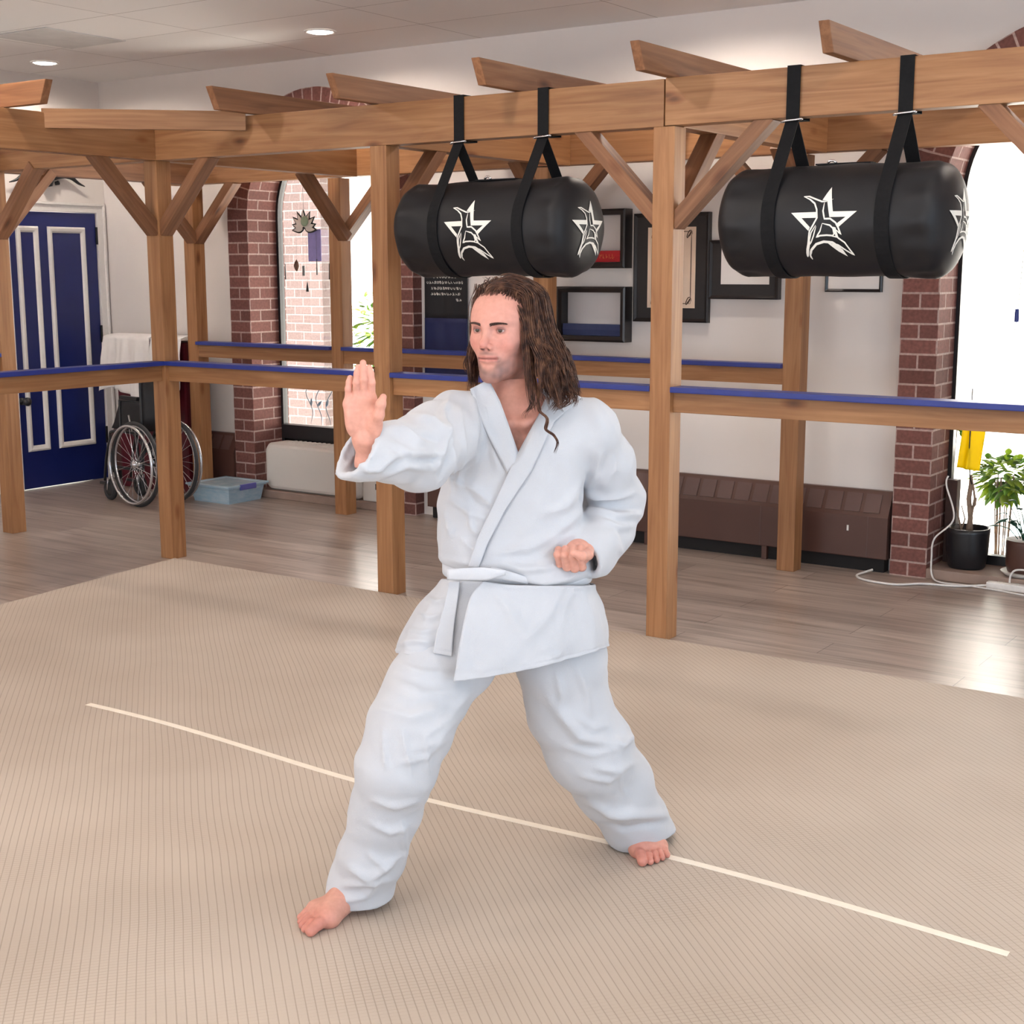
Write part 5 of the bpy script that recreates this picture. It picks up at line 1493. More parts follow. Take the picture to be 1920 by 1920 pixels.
def skin_mat():
    t = NT('skin')
    at = t.n('ShaderNodeAttribute'); at.attribute_name = 'Col'
    tc = t.n('ShaderNodeTexCoord')
    nz = t.n('ShaderNodeTexNoise', i_Scale=90.0, i_Detail=4.0); t.l(tc.outputs['Object'], nz.inputs['Vector'])
    r = t.ramp(nz.outputs['Fac'], [(0.3, (0.93, 0.91, 0.90)), (0.7, (1.05, 1.04, 1.04))])
    mx = t.n('ShaderNodeMixRGB', blend_type='MULTIPLY'); mx.inputs[0].default_value = 1
    t.l(at.outputs['Color'], mx.inputs[1]); t.l(r.outputs[0], mx.inputs[2]); t.l(mx.outputs[0], t.b.inputs['Base Color'])
    t.b.inputs['Roughness'].default_value = 0.5
    t.b.inputs['Subsurface Weight'].default_value = 0.12; t.b.inputs['Subsurface Radius'].default_value = (0.012, 0.005, 0.003)
    t.b.inputs['Subsurface Scale'].default_value = 0.5
    n2 = t.n('ShaderNodeTexNoise', i_Scale=420.0, i_Detail=2.0); t.l(tc.outputs['Object'], n2.inputs['Vector'])
    t.bump(n2.outputs['Fac'], 0.12, 0.0008)
    return t.m
M_SKIN = skin_mat()
bv, bf, bc = build_body()
body = ppart('body', bv, bf, M_SKIN, cols=bc)

# eyes, brows
def eye_mat():
    t = NT('eye')
    at = t.n('ShaderNodeAttribute'); at.attribute_name = 'Col'
    t.l(at.outputs['Color'], t.b.inputs['Base Color']); t.b.inputs['Roughness'].default_value = 0.12
    return t.m
M_EYE = eye_mat()
for s in (-1, 1):
    c = fromH((s*EX, EY-0.001, EZ)); gz = hF2*math.cos(0.06)+hS*(0.12); gz /= np.linalg.norm(gz)
    a_ = np.cross(gz, [0, 0, 1]); a_ /= np.linalg.norm(a_); b_ = np.cross(a_, gz)
    V_, F2, C_ = [], [], []
    NR, NS = 40, 40
    for i in range(NR+1):
        p = math.pi*(i/NR)**1.3
        for k in range(NS):
            q = 2*math.pi*k/NS
            V_.append(c+0.0120*(gz*math.cos(p)+(a_*math.cos(q)+b_*math.sin(q))*math.sin(p)))
            r_ = 0.0120*math.sin(p) if p < 1.5 else 1
            C_.append((0.005, 0.004, 0.004) if r_ < 0.0024 else (rgb(70, 56, 42) if r_ < 0.0052 else (rgb(40, 30, 24) if r_ < 0.0058 else rgb(176, 152, 146))))
    for i in range(NR):
        for k in range(NS): F2.append((i*NS+k, i*NS+(k+1) % NS, (i+1)*NS+(k+1) % NS, (i+1)*NS+k))
    ppart('eye', np.array(V_), np.array(F2), M_EYE, cols=np.array(C_))
tree_body = BVHTree.FromPolygons([tuple(p) for p in bv], [tuple(int(i) for i in f_) for f_ in bf])
def strand_mesh(strands, n=4):
    """tapered tubes: list of (points Nx3, radii N) -> verts, quads"""
    V_, F2 = [], []; o = 0
    ang = 2*np.pi*np.arange(n)/n
    for P, R in strands:
        P = np.asarray(P, float); N = len(P)
        T = np.gradient(P, axis=0); T /= np.maximum(np.linalg.norm(T, axis=1, keepdims=True), 1e-9)
        up = np.array([0.3, -0.8, 0.5]); U = up-T*(T @ up)[:, None]; U /= np.maximum(np.linalg.norm(U, axis=1, keepdims=True), 1e-9)
        W_ = np.cross(T, U)
        ring = P[:, None]+(U[:, None]*np.cos(ang)[None, :, None]+W_[:, None]*np.sin(ang)[None, :, None])*np.asarray(R)[:, None, None]
        V_.append(ring.reshape(-1, 3))
        i = np.arange(N-1)[:, None]*n; k = np.arange(n)[None]; l = (k+1) % n
        F2.append(np.stack([i+k, i+l, i+n+l, i+n+k], -1).reshape(-1, 4)+o); o += N*n
    return np.concatenate(V_), np.concatenate(F2)
M_HAIR_D = simple('dark_brow_hair', rgb(66, 42, 34), 0.6, var=0.2)
rs = np.random.RandomState(5)
for s in (-1, 1):
    st = []
    for k in range(230):
        u = rs.rand(); x = s*(0.012+0.035*u); z = 0.0128+0.0035*math.sin(u*2.4)+0.0005*u+rs.uniform(-0.0034, 0.0034)*(1-0.55*u)
        o = Vector(fromH((x, 0.14, z))); hit = tree_body.ray_cast(o, Vector(-hF2))
        if hit[0] is None: continue
        p = np.array(hit[0]); dv = hS*s*0.9+hU*(0.30-0.5*u); dv /= np.linalg.norm(dv)
        L_ = rs.uniform(0.005, 0.008)
        st.append(([p-hF2*0.0005, p+hF2*0.0008+dv*L_*0.5, p+hF2*0.0004+dv*L_], [0.0007, 0.0006, 0.0002]))
    v, f = strand_mesh(st, 4); ppart('eyebrow', v, f, M_HAIR_D)
# ------------------------------------------------------------------ the white uniform
def gi_mat(name, col):
    t = NT(name)
    tc = t.n('ShaderNodeTexCoord')
    t.b.inputs['Base Color'].default_value = col+(1,)
    nz = t.n('ShaderNodeTexNoise', i_Scale=14.0, i_Detail=4.0, i_Distortion=0.6); t.l(tc.outputs['Object'], nz.inputs['Vector'])
    r = t.ramp(nz.outputs['Fac'], [(0.3, tuple(c*0.97 for c in col)), (0.7, col)]); t.l(r.outputs[0], t.b.inputs['Base Color'])
    t.b.inputs['Roughness'].default_value = 0.8
    t.b.inputs['Sheen Weight'].default_value = 0.15
    wv = t.n('ShaderNodeTexNoise', i_Scale=900.0, i_Detail=1.0); t.l(tc.outputs['Object'], wv.inputs['Vector'])
    m2 = t.n('ShaderNodeMath', operation='MULTIPLY_ADD'); t.l(nz.outputs['Fac'], m2.inputs[0]); m2.inputs[1].default_value = 3.0; 
    t.l(wv.outputs['Fac'], m2.inputs[2])
    t.bump(m2.outputs[0], 0.4, 0.003)
    return t.m
M_GI = gi_mat('white_cotton_gi', (0.555, 0.568, 0.605))
def seg2(uv_, pts):
    """distance in picture units to a polyline (+ position along it)"""
    best = np.full(len(uv_), 1e9); tt = np.zeros(len(uv_)); n = len(pts)-1
    for i in range(n):
        a = np.array(pts[i], float); b = np.array(pts[i+1], float); d = b-a
        t = np.clip(((uv_-a) @ d)/(d @ d), 0, 1); q = np.linalg.norm(uv_-a-t[:, None]*d, axis=1)
        m = q < best; best[m] = q[m]; tt[m] = (i+t[m])/n
    return best, tt
CAMP = np.array([0, -3.45, 1.6])
def folds(v, nr, lst, noise=0.0015, seed=0):
    """raise soft creases (picture polylines, width, height) on the side that faces the room"""
    uv_ = toP(v); vw = CAMP-v; vw /= np.linalg.norm(vw, axis=1, keepdims=True)
    fac = np.clip(((nr*vw).sum(1)+0.1)/0.5, 0, 1)
    D = np.zeros(len(v))
    for pts, w, h in lst:
        q, t = seg2(uv_, pts)
        D += 1.65*h*np.exp(-(q/(0.82*w))**2)*fac*np.sin(np.pi*np.clip(t*0.9+0.08, 0, 1))**0.6
    s = seed*1.7
    x, y, z = v[:, 0], v[:, 1], v[:, 2]
    wob = np.sin(38*x+23*z+4*np.sin(9*z+s)+s)*np.sin(31*z-17*x+3*np.sin(11*x+14*y)+2*s)+0.5*np.sin(71*z+33*x-40*y+5*np.sin(13*x+s))
    rg = lambda p: (1-np.abs(np.sin(p)))**5
    cre = rg(24*x+11*z+1.6*np.sin(7*z+s)+1.2*np.sin(13*x+5*y+s))+rg(21*z-15*x+1.5*np.sin(9*x+2*s)+np.sin(8*z+6*y))
    patch = np.clip(np.sin(6*x+7*z+5*y+s)+0.35, 0, 1)
    return v+nr*(D+noise*wob+1.3*noise*cre*patch)[:, None]
def garment(name, field, lo, hi, h, fl, noise=0.0015, seed=0, mat=None, rel=1):
    v, f = nets(field, lo, hi, h); v, nr = polish(field, v, 3, h)
    v = folds(v, nr, fl, noise, seed)
    if rel: v = relax(v, f, rel, 0.5)
    o = ppart(name, v, f, mat or M_GI); return o, v, f

# ---- trousers
LEG_R = [(905, 1150, 3.45, .112), (850, 1225, 3.40, .112), (803, 1290, 3.335, .104), (770, 1360, 3.26, .101), (742, 1440, 3.235, .094), (722, 1520, 3.27, .085), (698, 1600, 3.295, .078), (674, 1672, 3.325, .077), (664, 1712, 3.335, .078)]
LEG_L = [(1045, 1150, 3.50, .112), (1052, 1240, 3.50, .113), (1066, 1330, 3.515, .107), (1104, 1405, 3.535, .112), (1149, 1470, 3.62, .104), (1190, 1540, 3.70, .090), (1213, 1578, 3.73, .080), (1226, 1612, 3.75, .079)]
LR = [A(*p[:3]) for p in LEG_R]; LL = [A(*p[:3]) for p in LEG_L]
def hem_plane(P, c, n): return (P[0]-c[0])*n[0]+(P[1]-c[1])*n[1]+(P[2]-c[2])*n[2]
def unit(v): v = np.array(v, float); return v/np.linalg.norm(v)
cR, nR = A(676, 1690, 3.30), unit([0.05, 0.02, -1.0])
cL, nL = A(1200, 1590, 3.65), unit([0.34, -0.25, -1.0])
def leg(P, pts, rad, c, n, F):
    d = chain(P, pts, rad, 0.03)
    if F is FR: d = smin(d, cap(P, footpt(F, (0.070, 0, 0.045)), footpt(F, (0.052, 0, 0.115)), 0.053, 0.046), 0.04)
    pl = hem_plane(P, c, n)
    out = smax(d, pl, 0.004)
    inner = np.maximum(d+0.015, -(pl+0.07))
    return np.maximum(out, -inner)
def trouser_field(P):
    a = leg(P, LR, [p[3] for p in LEG_R], cR, nR, FR); b = leg(P, LL, [p[3] for p in LEG_L], cL, nL, FL)
    d = smin(a, b, 0.03)
    d = smin(d, ell(P, (0.02, 0.035, 0.775), (0.155, 0.115, 0.105)), 0.03)
    return d
FOLD_T = [([(742, 1245), (790, 1262), (850, 1262)], 9, .006), ([(735, 1275), (790, 1300), (870, 1300)], 12, .006), ([(715, 1330), (770, 1345), (840, 1320)], 12, .006),
          ([(880, 1295), (835, 1350), (790, 1385)], 9, .007), ([(860, 1340), (815, 1390), (760, 1410)], 9, .006), ([(835, 1385), (790, 1420), (745, 1430)], 8, .006),
          ([(718, 1370), (722, 1430), (724, 1440)], 5, .005), ([(752, 1370), (765, 1420), (772, 1460)], 6, .005), ([(795, 1380), (798, 1440), (805, 1450)], 6, .005),
          ([(700, 1500), (740, 1512), (790, 1500)], 8, .006), ([(695, 1545), (730, 1560), (770, 1545)], 8, .006), ([(752, 1540), (758, 1590), (752, 1620)], 6, .007),
          ([(655, 1625), (690, 1645), (735, 1620)], 9, .009), ([(640, 1660), (680, 1655), (730, 1650)], 7, .007), ([(640, 1690), (685, 1680), (712, 1640)], 6, .006),
          ([(690, 1600), (720, 1625), (750, 1600)], 7, .006),
          # rear leg
          ([(1045, 1265), (1052, 1300), (1050, 1330)], 7, .006), ([(1080, 1245), (1100, 1300), (1105, 1340)], 9, .006), ([(1030, 1310), (1085, 1380), (1160, 1400)], 13, .010),
          ([(1190, 1378), (1165, 1398), (1150, 1385)], 7, .008), ([(1060, 1400), (1110, 1415), (1160, 1405)], 8, .005), ([(1120, 1440), (1150, 1445), (1190, 1430)], 8, .007),
          ([(1090, 1455), (1140, 1465), (1170, 1440)], 7, .005), ([(1160, 1450), (1165, 1480), (1172, 1490)], 4, .004), ([(1150, 1530), (1185, 1525), (1250, 1530)], 11, .012),
          ([(1100, 1500), (1140, 1525), (1180, 1520)], 8, .007), ([(1125, 1545), (1170, 1555), (1250, 1540)], 7, -.006), ([(1075, 1340), (1110, 1365), (1140, 1360)], 8, .005)]
trousers, tv, tf = garment('trousers', trouser_field, (-0.50, -0.36, 0.015), (0.50, 0.36, 0.90), 0.0062, FOLD_T, 0.0016, 1)

# ---- jacket body and sleeves
ROWS = [(0.780, -0.002, .150, .125), (0.838, 0.013, .186, .140), (0.862, 0.013, .196, .150), (0.885, 0.010, .197, .150), (0.915, 0.004, .192, .140), (0.955, -0.004, .184, .132), (1.02, -0.004, .183, .130), (1.09, 0.004, .180, .128), (1.17, 0.014, .172, .122), (1.24, 0.020, .150, .105), (1.33, 0.02, .10, .085)]
rz = np.array([r[0] for r in ROWS])
def torso_gi(P):
    z = P[2]
    cx, hw_, hd = (np.interp(z, rz, [r[i] for r in ROWS]).astype(f4) for i in (1, 2, 3))
    g = (np.abs((P[0]-cx)/hw_)**2.3+np.abs((P[1]-0.012)/hd)**2.3)**(1/2.3)
    d = (g-1)*np.minimum(hw_, hd)*0.95
    return smax(d, z-1.245, 0.06)
SLR = [A(866, 800, 3.41), A(820, 822, 3.29), A(783, 846, 3.17), A(740, 848, 3.07), A(684, 848, 2.99), A(664, 848, 2.955)]
RSR = [.082, .083, .080, .064, .056, .056]
SLL = [A(1098, 808, 3.49), A(1128, 868, 3.555), A(1150, 940, 3.63), A(1128, 990, 3.545), A(1104, 1030, 3.445), A(1090, 1052, 3.39)]
RSL = [.079, .080, .077, .067, .059, .058]
ccR, ncR = A(666, 849, 2.972), unit([-0.66, -0.45, 0.60])
ccL, ncL = A(1092, 1044, 3.39), unit([-0.62, -0.72, -0.30])
VP_ = [(914, 690), (912, 716), (934, 752), (971, 858), (1012, 783), (1052, 715), (1056, 690)]
def vcut(P):
    """V-shaped neck opening (front), plus the round neck hole"""
    x = P[0]; z = P[2]
    b = (-0.125-0.02)                                          # front of chest
    # straight edges in the chest plane
    p0 = VA; pl = VL; pr = VR
    def edge(a, c):
        dx, dz = c[0]-a[0], c[2]-a[2]; L = math.hypot(dx, dz); return ((x-a[0])*dz-(z-a[2])*dx)/L
    e1 = -edge(p0, pl); e2 = edge(p0, pr)
    d = np.maximum(np.maximum(e1, e2), P[1]-0.0)
    return d
VA, VL, VR = A(971, 859, 3.33), A(911, 713, 3.375), A(1040, 722, 3.375)
nk0, nk1 = np.array([0.002, 0.0, 1.20]), np.array([-0.012, -0.012, 1.40])
def jacket_field(P):
    d = torso_gi(P)
    d = smin(d, cap(P, (-0.03, 0.022, 1.258), SLR[0], 0.060, 0.078), 0.04)
    d = smin(d, cap(P, (0.045, 0.022, 1.258), SLL[0], 0.060, 0.082), 0.04)
    d = smin(d, sph(P, A(846, 775, 3.38), 0.052), 0.03)
    s1 = chain(P, SLR, RSR, 0.03)
    s1 = smin(s1, sph(P, A(788, 868, 3.17), 0.062), 0.03)
    s1 = smin(s1, cap(P, A(690, 858, 3.0), A(645, 866, 2.97), 0.040, 0.032), 0.02)
    p1 = hem_plane(P, ccR, ncR)
    s1 = np.maximum(smax(s1, p1, 0.004), -np.maximum(s1+0.014, -(p1+0.09)))
    s2 = chain(P, SLL, RSL, 0.03)
    s2 = smin(s2, cap(P, A(1150, 1000, 3.57), A(1115, 1060, 3.44), 0.052, 0.036), 0.03)
    p2 = hem_plane(P, ccL, ncL)
    s2 = np.maximum(smax(s2, p2, 0.004), -np.maximum(s2+0.014, -(p2+0.08)))
    d = smin(d, s1, 0.022); d = smin(d, s2, 0.016)
    d = smax(d, -cap(P, nk0, nk1, 0.066, 0.074), 0.008)
    d = np.maximum(d, -vcut(P))
    # hem tucked in the belt; blouses lower on his left
    lowz = 0.872-0.026*np.clip((P[0]+0.05)/0.07, 0, 1)-0.05*np.clip(P[0]-0.01, 0, 0.25)+0.006*np.sin(P[0]*31+1.0)
    d = smax(d, lowz-P[2], 0.012)
    return d
FOLD_J = [ # chest, pulled from the raised arm
    ([(862, 770), (868, 850), (858, 930)], 7, .006), ([(885, 740), (893, 800), (890, 870)], 6, .006), ([(905, 745), (915, 810), (935, 880)], 7, .006), ([(842, 800), (850, 870), (848, 930)], 5, .006),
    ([(850, 900), (895, 920), (930, 950)], 8, .007), ([(845, 935), (880, 960), (915, 975)], 7, .006), ([(868, 900), (890, 945), (925, 960)], 6, -.005), ([(835, 960), (845, 1000), (850, 985)], 7, .005), ([(880, 955), (885, 990), (900, 1005)], 6, .006),
    ([(825, 1045), (870, 1055), (920, 1063)], 7, .005), ([(865, 1010), (890, 1030), (905, 1040)], 6, .005),
    ([(1020, 900), (1000, 980), (960, 1040)], 16, .004), ([(1092, 905), (1060, 950), (1010, 965)], 10, .006), ([(1090, 960), (1040, 1000), (960, 1030)], 10, .006), ([(1040, 1010), (990, 1030), (930, 1036)], 7, .006), ([(1085, 1000), (1050, 1010), (1020, 1040)], 7, .004),
    ([(945, 1060), (985, 1068), (1030, 1062)], 8, .008), ([(985, 1086), (1020, 1090), (1080, 1082)], 8, .008),
    # near sleeve
    ([(845, 745), (830, 775), (838, 820)], 7, .010), ([(770, 778), (810, 790), (838, 815)], 7, .009), ([(758, 790), (790, 815), (830, 830)], 8, -.007), ([(720, 800), (760, 806), (800, 830)], 8, .007), ([(735, 830), (770, 850), (830, 850)], 8, .006), ([(775, 860), (810, 862), (835, 856)], 5, -.006),
    ([(705, 880), (735, 855), (770, 850)], 7, .007), ([(665, 865), (690, 880), (720, 878)], 7, .006), ([(720, 890), (760, 870), (800, 880)], 8, .008), ([(815, 880), (832, 840), (838, 800)], 6, .008), ([(825, 895), (842, 860), (848, 830)], 4, -.006), ([(645, 880), (662, 850), (668, 830)], 5, .006),
    # far sleeve
    ([(1100, 925), (1130, 935), (1190, 925)], 8, .010), ([(1095, 945), (1130, 950), (1200, 955)], 6, -.008), ([(1105, 955), (1150, 968), (1205, 965)], 8, .010), ([(1120, 975), (1160, 990), (1195, 985)], 7, .007), ([(1125, 850), (1115, 890), (1100, 920)], 8, .006), ([(1150, 830), (1150, 880), (1130, 920)], 10, .005), ([(1150, 1000), (1160, 1030), (1165, 1040)], 6, .007), ([(1105, 760), (1130, 800), (1140, 850)], 14, .004), ([(1095, 905), (1092, 935), (1095, 960)], 5, -.010)]
jacket, jv, jf = garment('jacket', jacket_field, (-0.47, -0.62, 0.80), (0.42, 0.34, 1.36), 0.0058, FOLD_J, 0.0015, 2)
PERSON_BVH = {}
def bvh_of(v, f): return BVHTree.FromPolygons([tuple(p) for p in v], [tuple(int(i) for i in q) for q in f])
jt = bvh_of(jv, jf)
def onto(tree, u, v, dflt=3.3, out=0.004):
    a = A(u, v, 2.0); b = A(u, v, 4.0); d_ = Vector(b-a).normalized()
    h = tree.ray_cast(Vector(CAMP)+d_*0.8, d_)
    if h[0] is None: return None, None
    n = h[1] if h[1].dot(d_) < 0 else -h[1]
    return np.array(h[0]), np.array(n)
def ribbon(name, left, right, tree, out=0.006, thick=0.005, rows=60, colsn=9, mat=None, puff=0.003, parent=None, smooth=2):
    """a band between two picture polylines, laid on a garment and lifted off it"""
    def samp(pl, n):
        pl = np.array(pl, float); s = np.r_[0, np.cumsum(np.linalg.norm(np.diff(pl, axis=0), axis=1))]
        q = np.linspace(0, s[-1], n); return np.stack([np.interp(q, s, pl[:, i]) for i in range(2)], 1)
    Lp, Rp = samp(left, rows), samp(right, rows)
    D = np.full((rows, colsn), np.nan); 
    for i in range(rows):
        for j in range(colsn):
            t = j/(colsn-1); u, v = Lp[i]*(1-t)+Rp[i]*t
            p, n = onto(tree, u, v)
            if p is not None: D[i, j] = p[1]+3.45
    for i in range(rows):
        r = D[i]; ok = ~np.isnan(r)
        if ok.any():
            ok &= r < np.nanmin(r)+0.045; D[i] = np.interp(np.arange(colsn), np.where(ok)[0], r[ok])
    for j in range(colsn):
        c = D[:, j]; ok = ~np.isnan(c)
        if ok.sum() >= 2: D[:, j] = np.interp(np.arange(rows), np.where(ok)[0], c[ok])
    bad = np.isnan(D).all(0)
    for j in np.where(bad)[0]: D[:, j] = D[:, np.where(~bad)[0][np.argmin(np.abs(np.where(~bad)[0]-j))]]
    k = np.ones(9)/9.0
    for _ in range(smooth):
        for j in range(colsn): D[:, j] = np.convolve(np.pad(D[:, j], 4, 'edge'), k, 'valid')
    for i in range(rows): D[i] = np.convolve(np.pad(D[i], 1, 'edge'), [0.25, 0.5, 0.25], 'valid')
    P = []
    for i in range(rows):
        r = []
        for j in range(colsn):
            t = j/(colsn-1); u, v = Lp[i]*(1-t)+Rp[i]*t
            r.append(tuple(A(u, v, D[i, j]-out-puff*math.sin(math.pi*t))))
        P.append(r)
    mb = MB().grid(P); me = mb.mesh(name, None, True, 0, None, thick)
    return mesh_obj(name, me, mat or M_GI, parent or person, MPER)
ribbon('lapel', [(884, 728), (893, 760), (908, 800), (951, 888)], [(917, 711), (938, 752), (953, 793), (976, 860)], jt, 0.007, 0.005, puff=0.002, parent=jacket, smooth=8)
ribbon('lapel', [(1043, 716), (1007, 783), (967, 856), (933, 929), (893, 1013), (877, 1064)], [(1090, 745), (1040, 790), (996, 884), (948, 955), (914, 1020), (897, 1066)], jt, 0.010, 0.005, rows=90, colsn=13, puff=0.002, parent=jacket)

# ---- skirt of the jacket below the belt: one wrap with overlapping fronts
def wrap(name, cols_, nrow=26, sub=8, amp=0.004, thick=0.004, seed=0, parent=None, fl=None):
    C_ = np.array([[A(*p) for p in c] for c in cols_])            # col, row, 3
    def cr(Pts, n):
        out = []; m = len(Pts)
        for i in range(m-1):
            a, b, c, d_ = Pts[max(i-1, 0)], Pts[i], Pts[i+1], Pts[min(i+2, m-1)]
            for k in range(n):
                u = k/n; out.append(0.5*((2*b)+(c-a)*u+(2*a-5*b+4*c-d_)*u*u+(3*b-a-3*c+d_)*u**3))
        out.append(Pts[-1]); return np.array(out)
    R1 = np.array([cr(c, 18) for c in C_])                         # col, rows
    G = np.array([cr(R1[:, j], sub) for j in range(R1.shape[1])])  # rows, cols
    ni, nj = G.shape[:2]
    dj = np.gradient(G, axis=1); di = np.gradient(G, axis=0); n = np.cross(di, dj); n /= np.maximum(np.linalg.norm(n, axis=2, keepdims=True), 1e-9)
    ctr = np.array([0.01, 0.03, 0.75]); sg = np.sign(((G-ctr)*n).sum(2, keepdims=True)); n *= sg
    jj, ii = np.meshgrid(np.arange(nj), np.arange(ni)); s = ii/(ni-1)
    w = (np.sin(jj*0.55+seed+0.8*np.sin(ii*0.2))*0.6+np.sin(jj*0.23+2*seed)+0.5*np.sin(jj*1.35+ii*0.09))*amp*(0.25+s)
    w += 0.003*np.exp(-((s-0.04)/0.05)**2)
    w -= 0.0016*np.exp(-((s-0.93)/0.012)**2)
    G = G+n*w[..., None]
    if fl: G = folds(G.reshape(-1, 3), n.reshape(-1, 3), fl, 0.0008, 3).reshape(G.shape)
    mb = MB().grid([[tuple(p) for p in r] for r in G]); me = mb.mesh(name, None, True, 0, None, thick)
    return mesh_obj(name, me, M_GI, parent or person, MPER), G
sk_under = [[(905, 1090, 3.315), (895, 1140, 3.305), (885, 1190, 3.29), (876, 1240, 3.28)], [(852, 1088, 3.335), (840, 1135, 3.31), (826, 1185, 3.295), (822, 1234, 3.285)],
            [(836, 1086, 3.39), (800, 1135, 3.355), (772, 1185, 3.325), (760, 1226, 3.305)], [(832, 1086, 3.47), (786, 1135, 3.45), (757, 1185, 3.43), (744, 1222, 3.42)],
            [(850, 1086, 3.555), (812, 1130, 3.56), (790, 1170, 3.56), (778, 1205, 3.56)], [(905, 1084, 3.60), (880, 1125, 3.62), (870, 1160, 3.63), (865, 1190, 3.64)],
            [(985, 1083, 3.615), (985, 1120, 3.64), (985, 1155, 3.655), (985, 1185, 3.665)], [(1060, 1085, 3.59), (1072, 1120, 3.62), (1080, 1155, 3.64), (1082, 1186, 3.65)],
            [(1104, 1092, 3.53), (1122, 1130, 3.55), (1131, 1165, 3.565), (1134, 1196, 3.57)], [(1113, 1096, 3.45), (1130, 1138, 3.46), (1138, 1178, 3.465), (1140, 1211, 3.465)],
            [(1098, 1098, 3.365), (1112, 1140, 3.37), (1118, 1184, 3.37), (1118, 1219, 3.37)], [(1060, 1098, 3.325), (1068, 1145, 3.32), (1072, 1192, 3.315), (1068, 1236, 3.31)],
            [(1005, 1098, 3.305), (1005, 1150, 3.285), (1004, 1202, 3.27), (1000, 1254, 3.26)], [(950, 1096, 3.30), (938, 1150, 3.27), (928, 1205, 3.25), (920, 1268, 3.235)],
            [(906, 1090, 3.295), (882, 1120, 3.27), (865, 1185, 3.24), (850, 1278, 3.215)]]
FOLD_S = [([(1052, 1102), (1030, 1150), (985, 1205)], 8, .006), ([(1075, 1100), (1060, 1140), (1050, 1190)], 6, .004), ([(930, 1110), (960, 1150), (985, 1205)], 12, .006), ([(885, 1150), (900, 1210), (905, 1265)], 8, .004),
          ([(1066, 1110), (1067, 1170), (1066, 1232)], 2.5, -.003), ([(1040, 1210), (1046, 1225), (1050, 1240)], 4, .005), ([(1020, 1215), (1023, 1230), (1026, 1248)], 3, .004), ([(985, 1225), (988, 1240), (990, 1255)], 3, .004), ([(945, 1230), (948, 1245), (950, 1262)], 3, .004), ([(900, 1240), (902, 1255), (904, 1270)], 3, .004),
          ([(800, 1120), (820, 1130), (838, 1122)], 5, .006), ([(785, 1150), (805, 1160), (830, 1150)], 6, .006), ([(765, 1180), (790, 1185), (815, 1178)], 6, .005), ([(750, 1210), (780, 1200), (812, 1205)], 7, .006), ([(1095, 1110), (1110, 1160), (1118, 1200)], 6, .004)]
skirt, SG = wrap('jacket_skirt', sk_under, amp=0.0030, seed=1, fl=FOLD_S)
band = [[(842, 1090, 3.318), (832, 1135, 3.298), (820, 1180, 3.284), (811, 1224, 3.275)], [(862, 1090, 3.312), (856, 1135, 3.292), (850, 1180, 3.279), (847, 1231, 3.270)]]
wrap('under_lapel', band, amp=0.0006, thick=0.004, seed=2, parent=skirt)
# hem stitch line on the over flap
# ---- belt
def belt_ring():
    P = []
    N = 96
    for k in range(N+1):
        a = 2*math.pi*k/N
        cx, hw_, hd = 0.013, 0.186, 0.139
        c_, s_ = math.cos(a), math.sin(a)
        r_ = (abs(c_)**2.3+abs(s_)**2.3)**(-1/2.3)
        x = cx+hw_*c_*r_; y = 0.012+hd*s_*r_
        zz = 0.858-0.05*(x-0.0)+0.004*math.sin(3*a)
        P.append([(x, y, zz-0.017), (x+0.004*c_, y+0.004*s_, zz-0.015), (x+0.004*c_, y+0.004*s_, zz+0.015), (x, y, zz+0.017), (x-0.003*c_, y-0.003*s_, zz)])
    return MB().grid(P, closed_u=True)
M_BELT = gi_mat('white_belt', (0.62, 0.634, 0.675))
me = belt_ring().mesh('belt', None, True); belt = mesh_obj('belt', me, M_BELT, person, MPER)
P = []
for i in range(25):
    t = i/24
    u = 838+(948-838)*t; vt = 1067-3.5*math.sin(t*2.2)+12*max(0, t-0.6); vb = 1087+1.5*math.sin(t*3)-26*max(0, t-0.66)
    d_ = 3.285-0.018*math.sin(t*math.pi*0.8)+0.0*t
    P.append([tuple(A(u+(1-k/6)*0, vt+(vb-vt)*k/6, d_-0.003*math.sin(math.pi*k/6))) for k in range(7)])
me = MB().grid(P).mesh('belt_end', None, True, 0, None, 0.005); mesh_obj('belt_end', me, M_BELT, belt, MPER)
P = []
for i in range(17):
    t = i/16; u = 918+(992-918)*t; vc = 1073+17*t**1.2; hh = 10.5-4.5*t; d_ = 3.283+0.030*t
    P.append([tuple(A(u-(k/6-0.5)*6, vc+(k/3-1)*hh, d_-0.003*math.sin(math.pi*k/6))) for k in range(7)])
me = MB().grid(P).mesh('belt_end', None, True, 0, None, 0.005); mesh_obj('belt_end', me, M_BELT, belt, MPER)

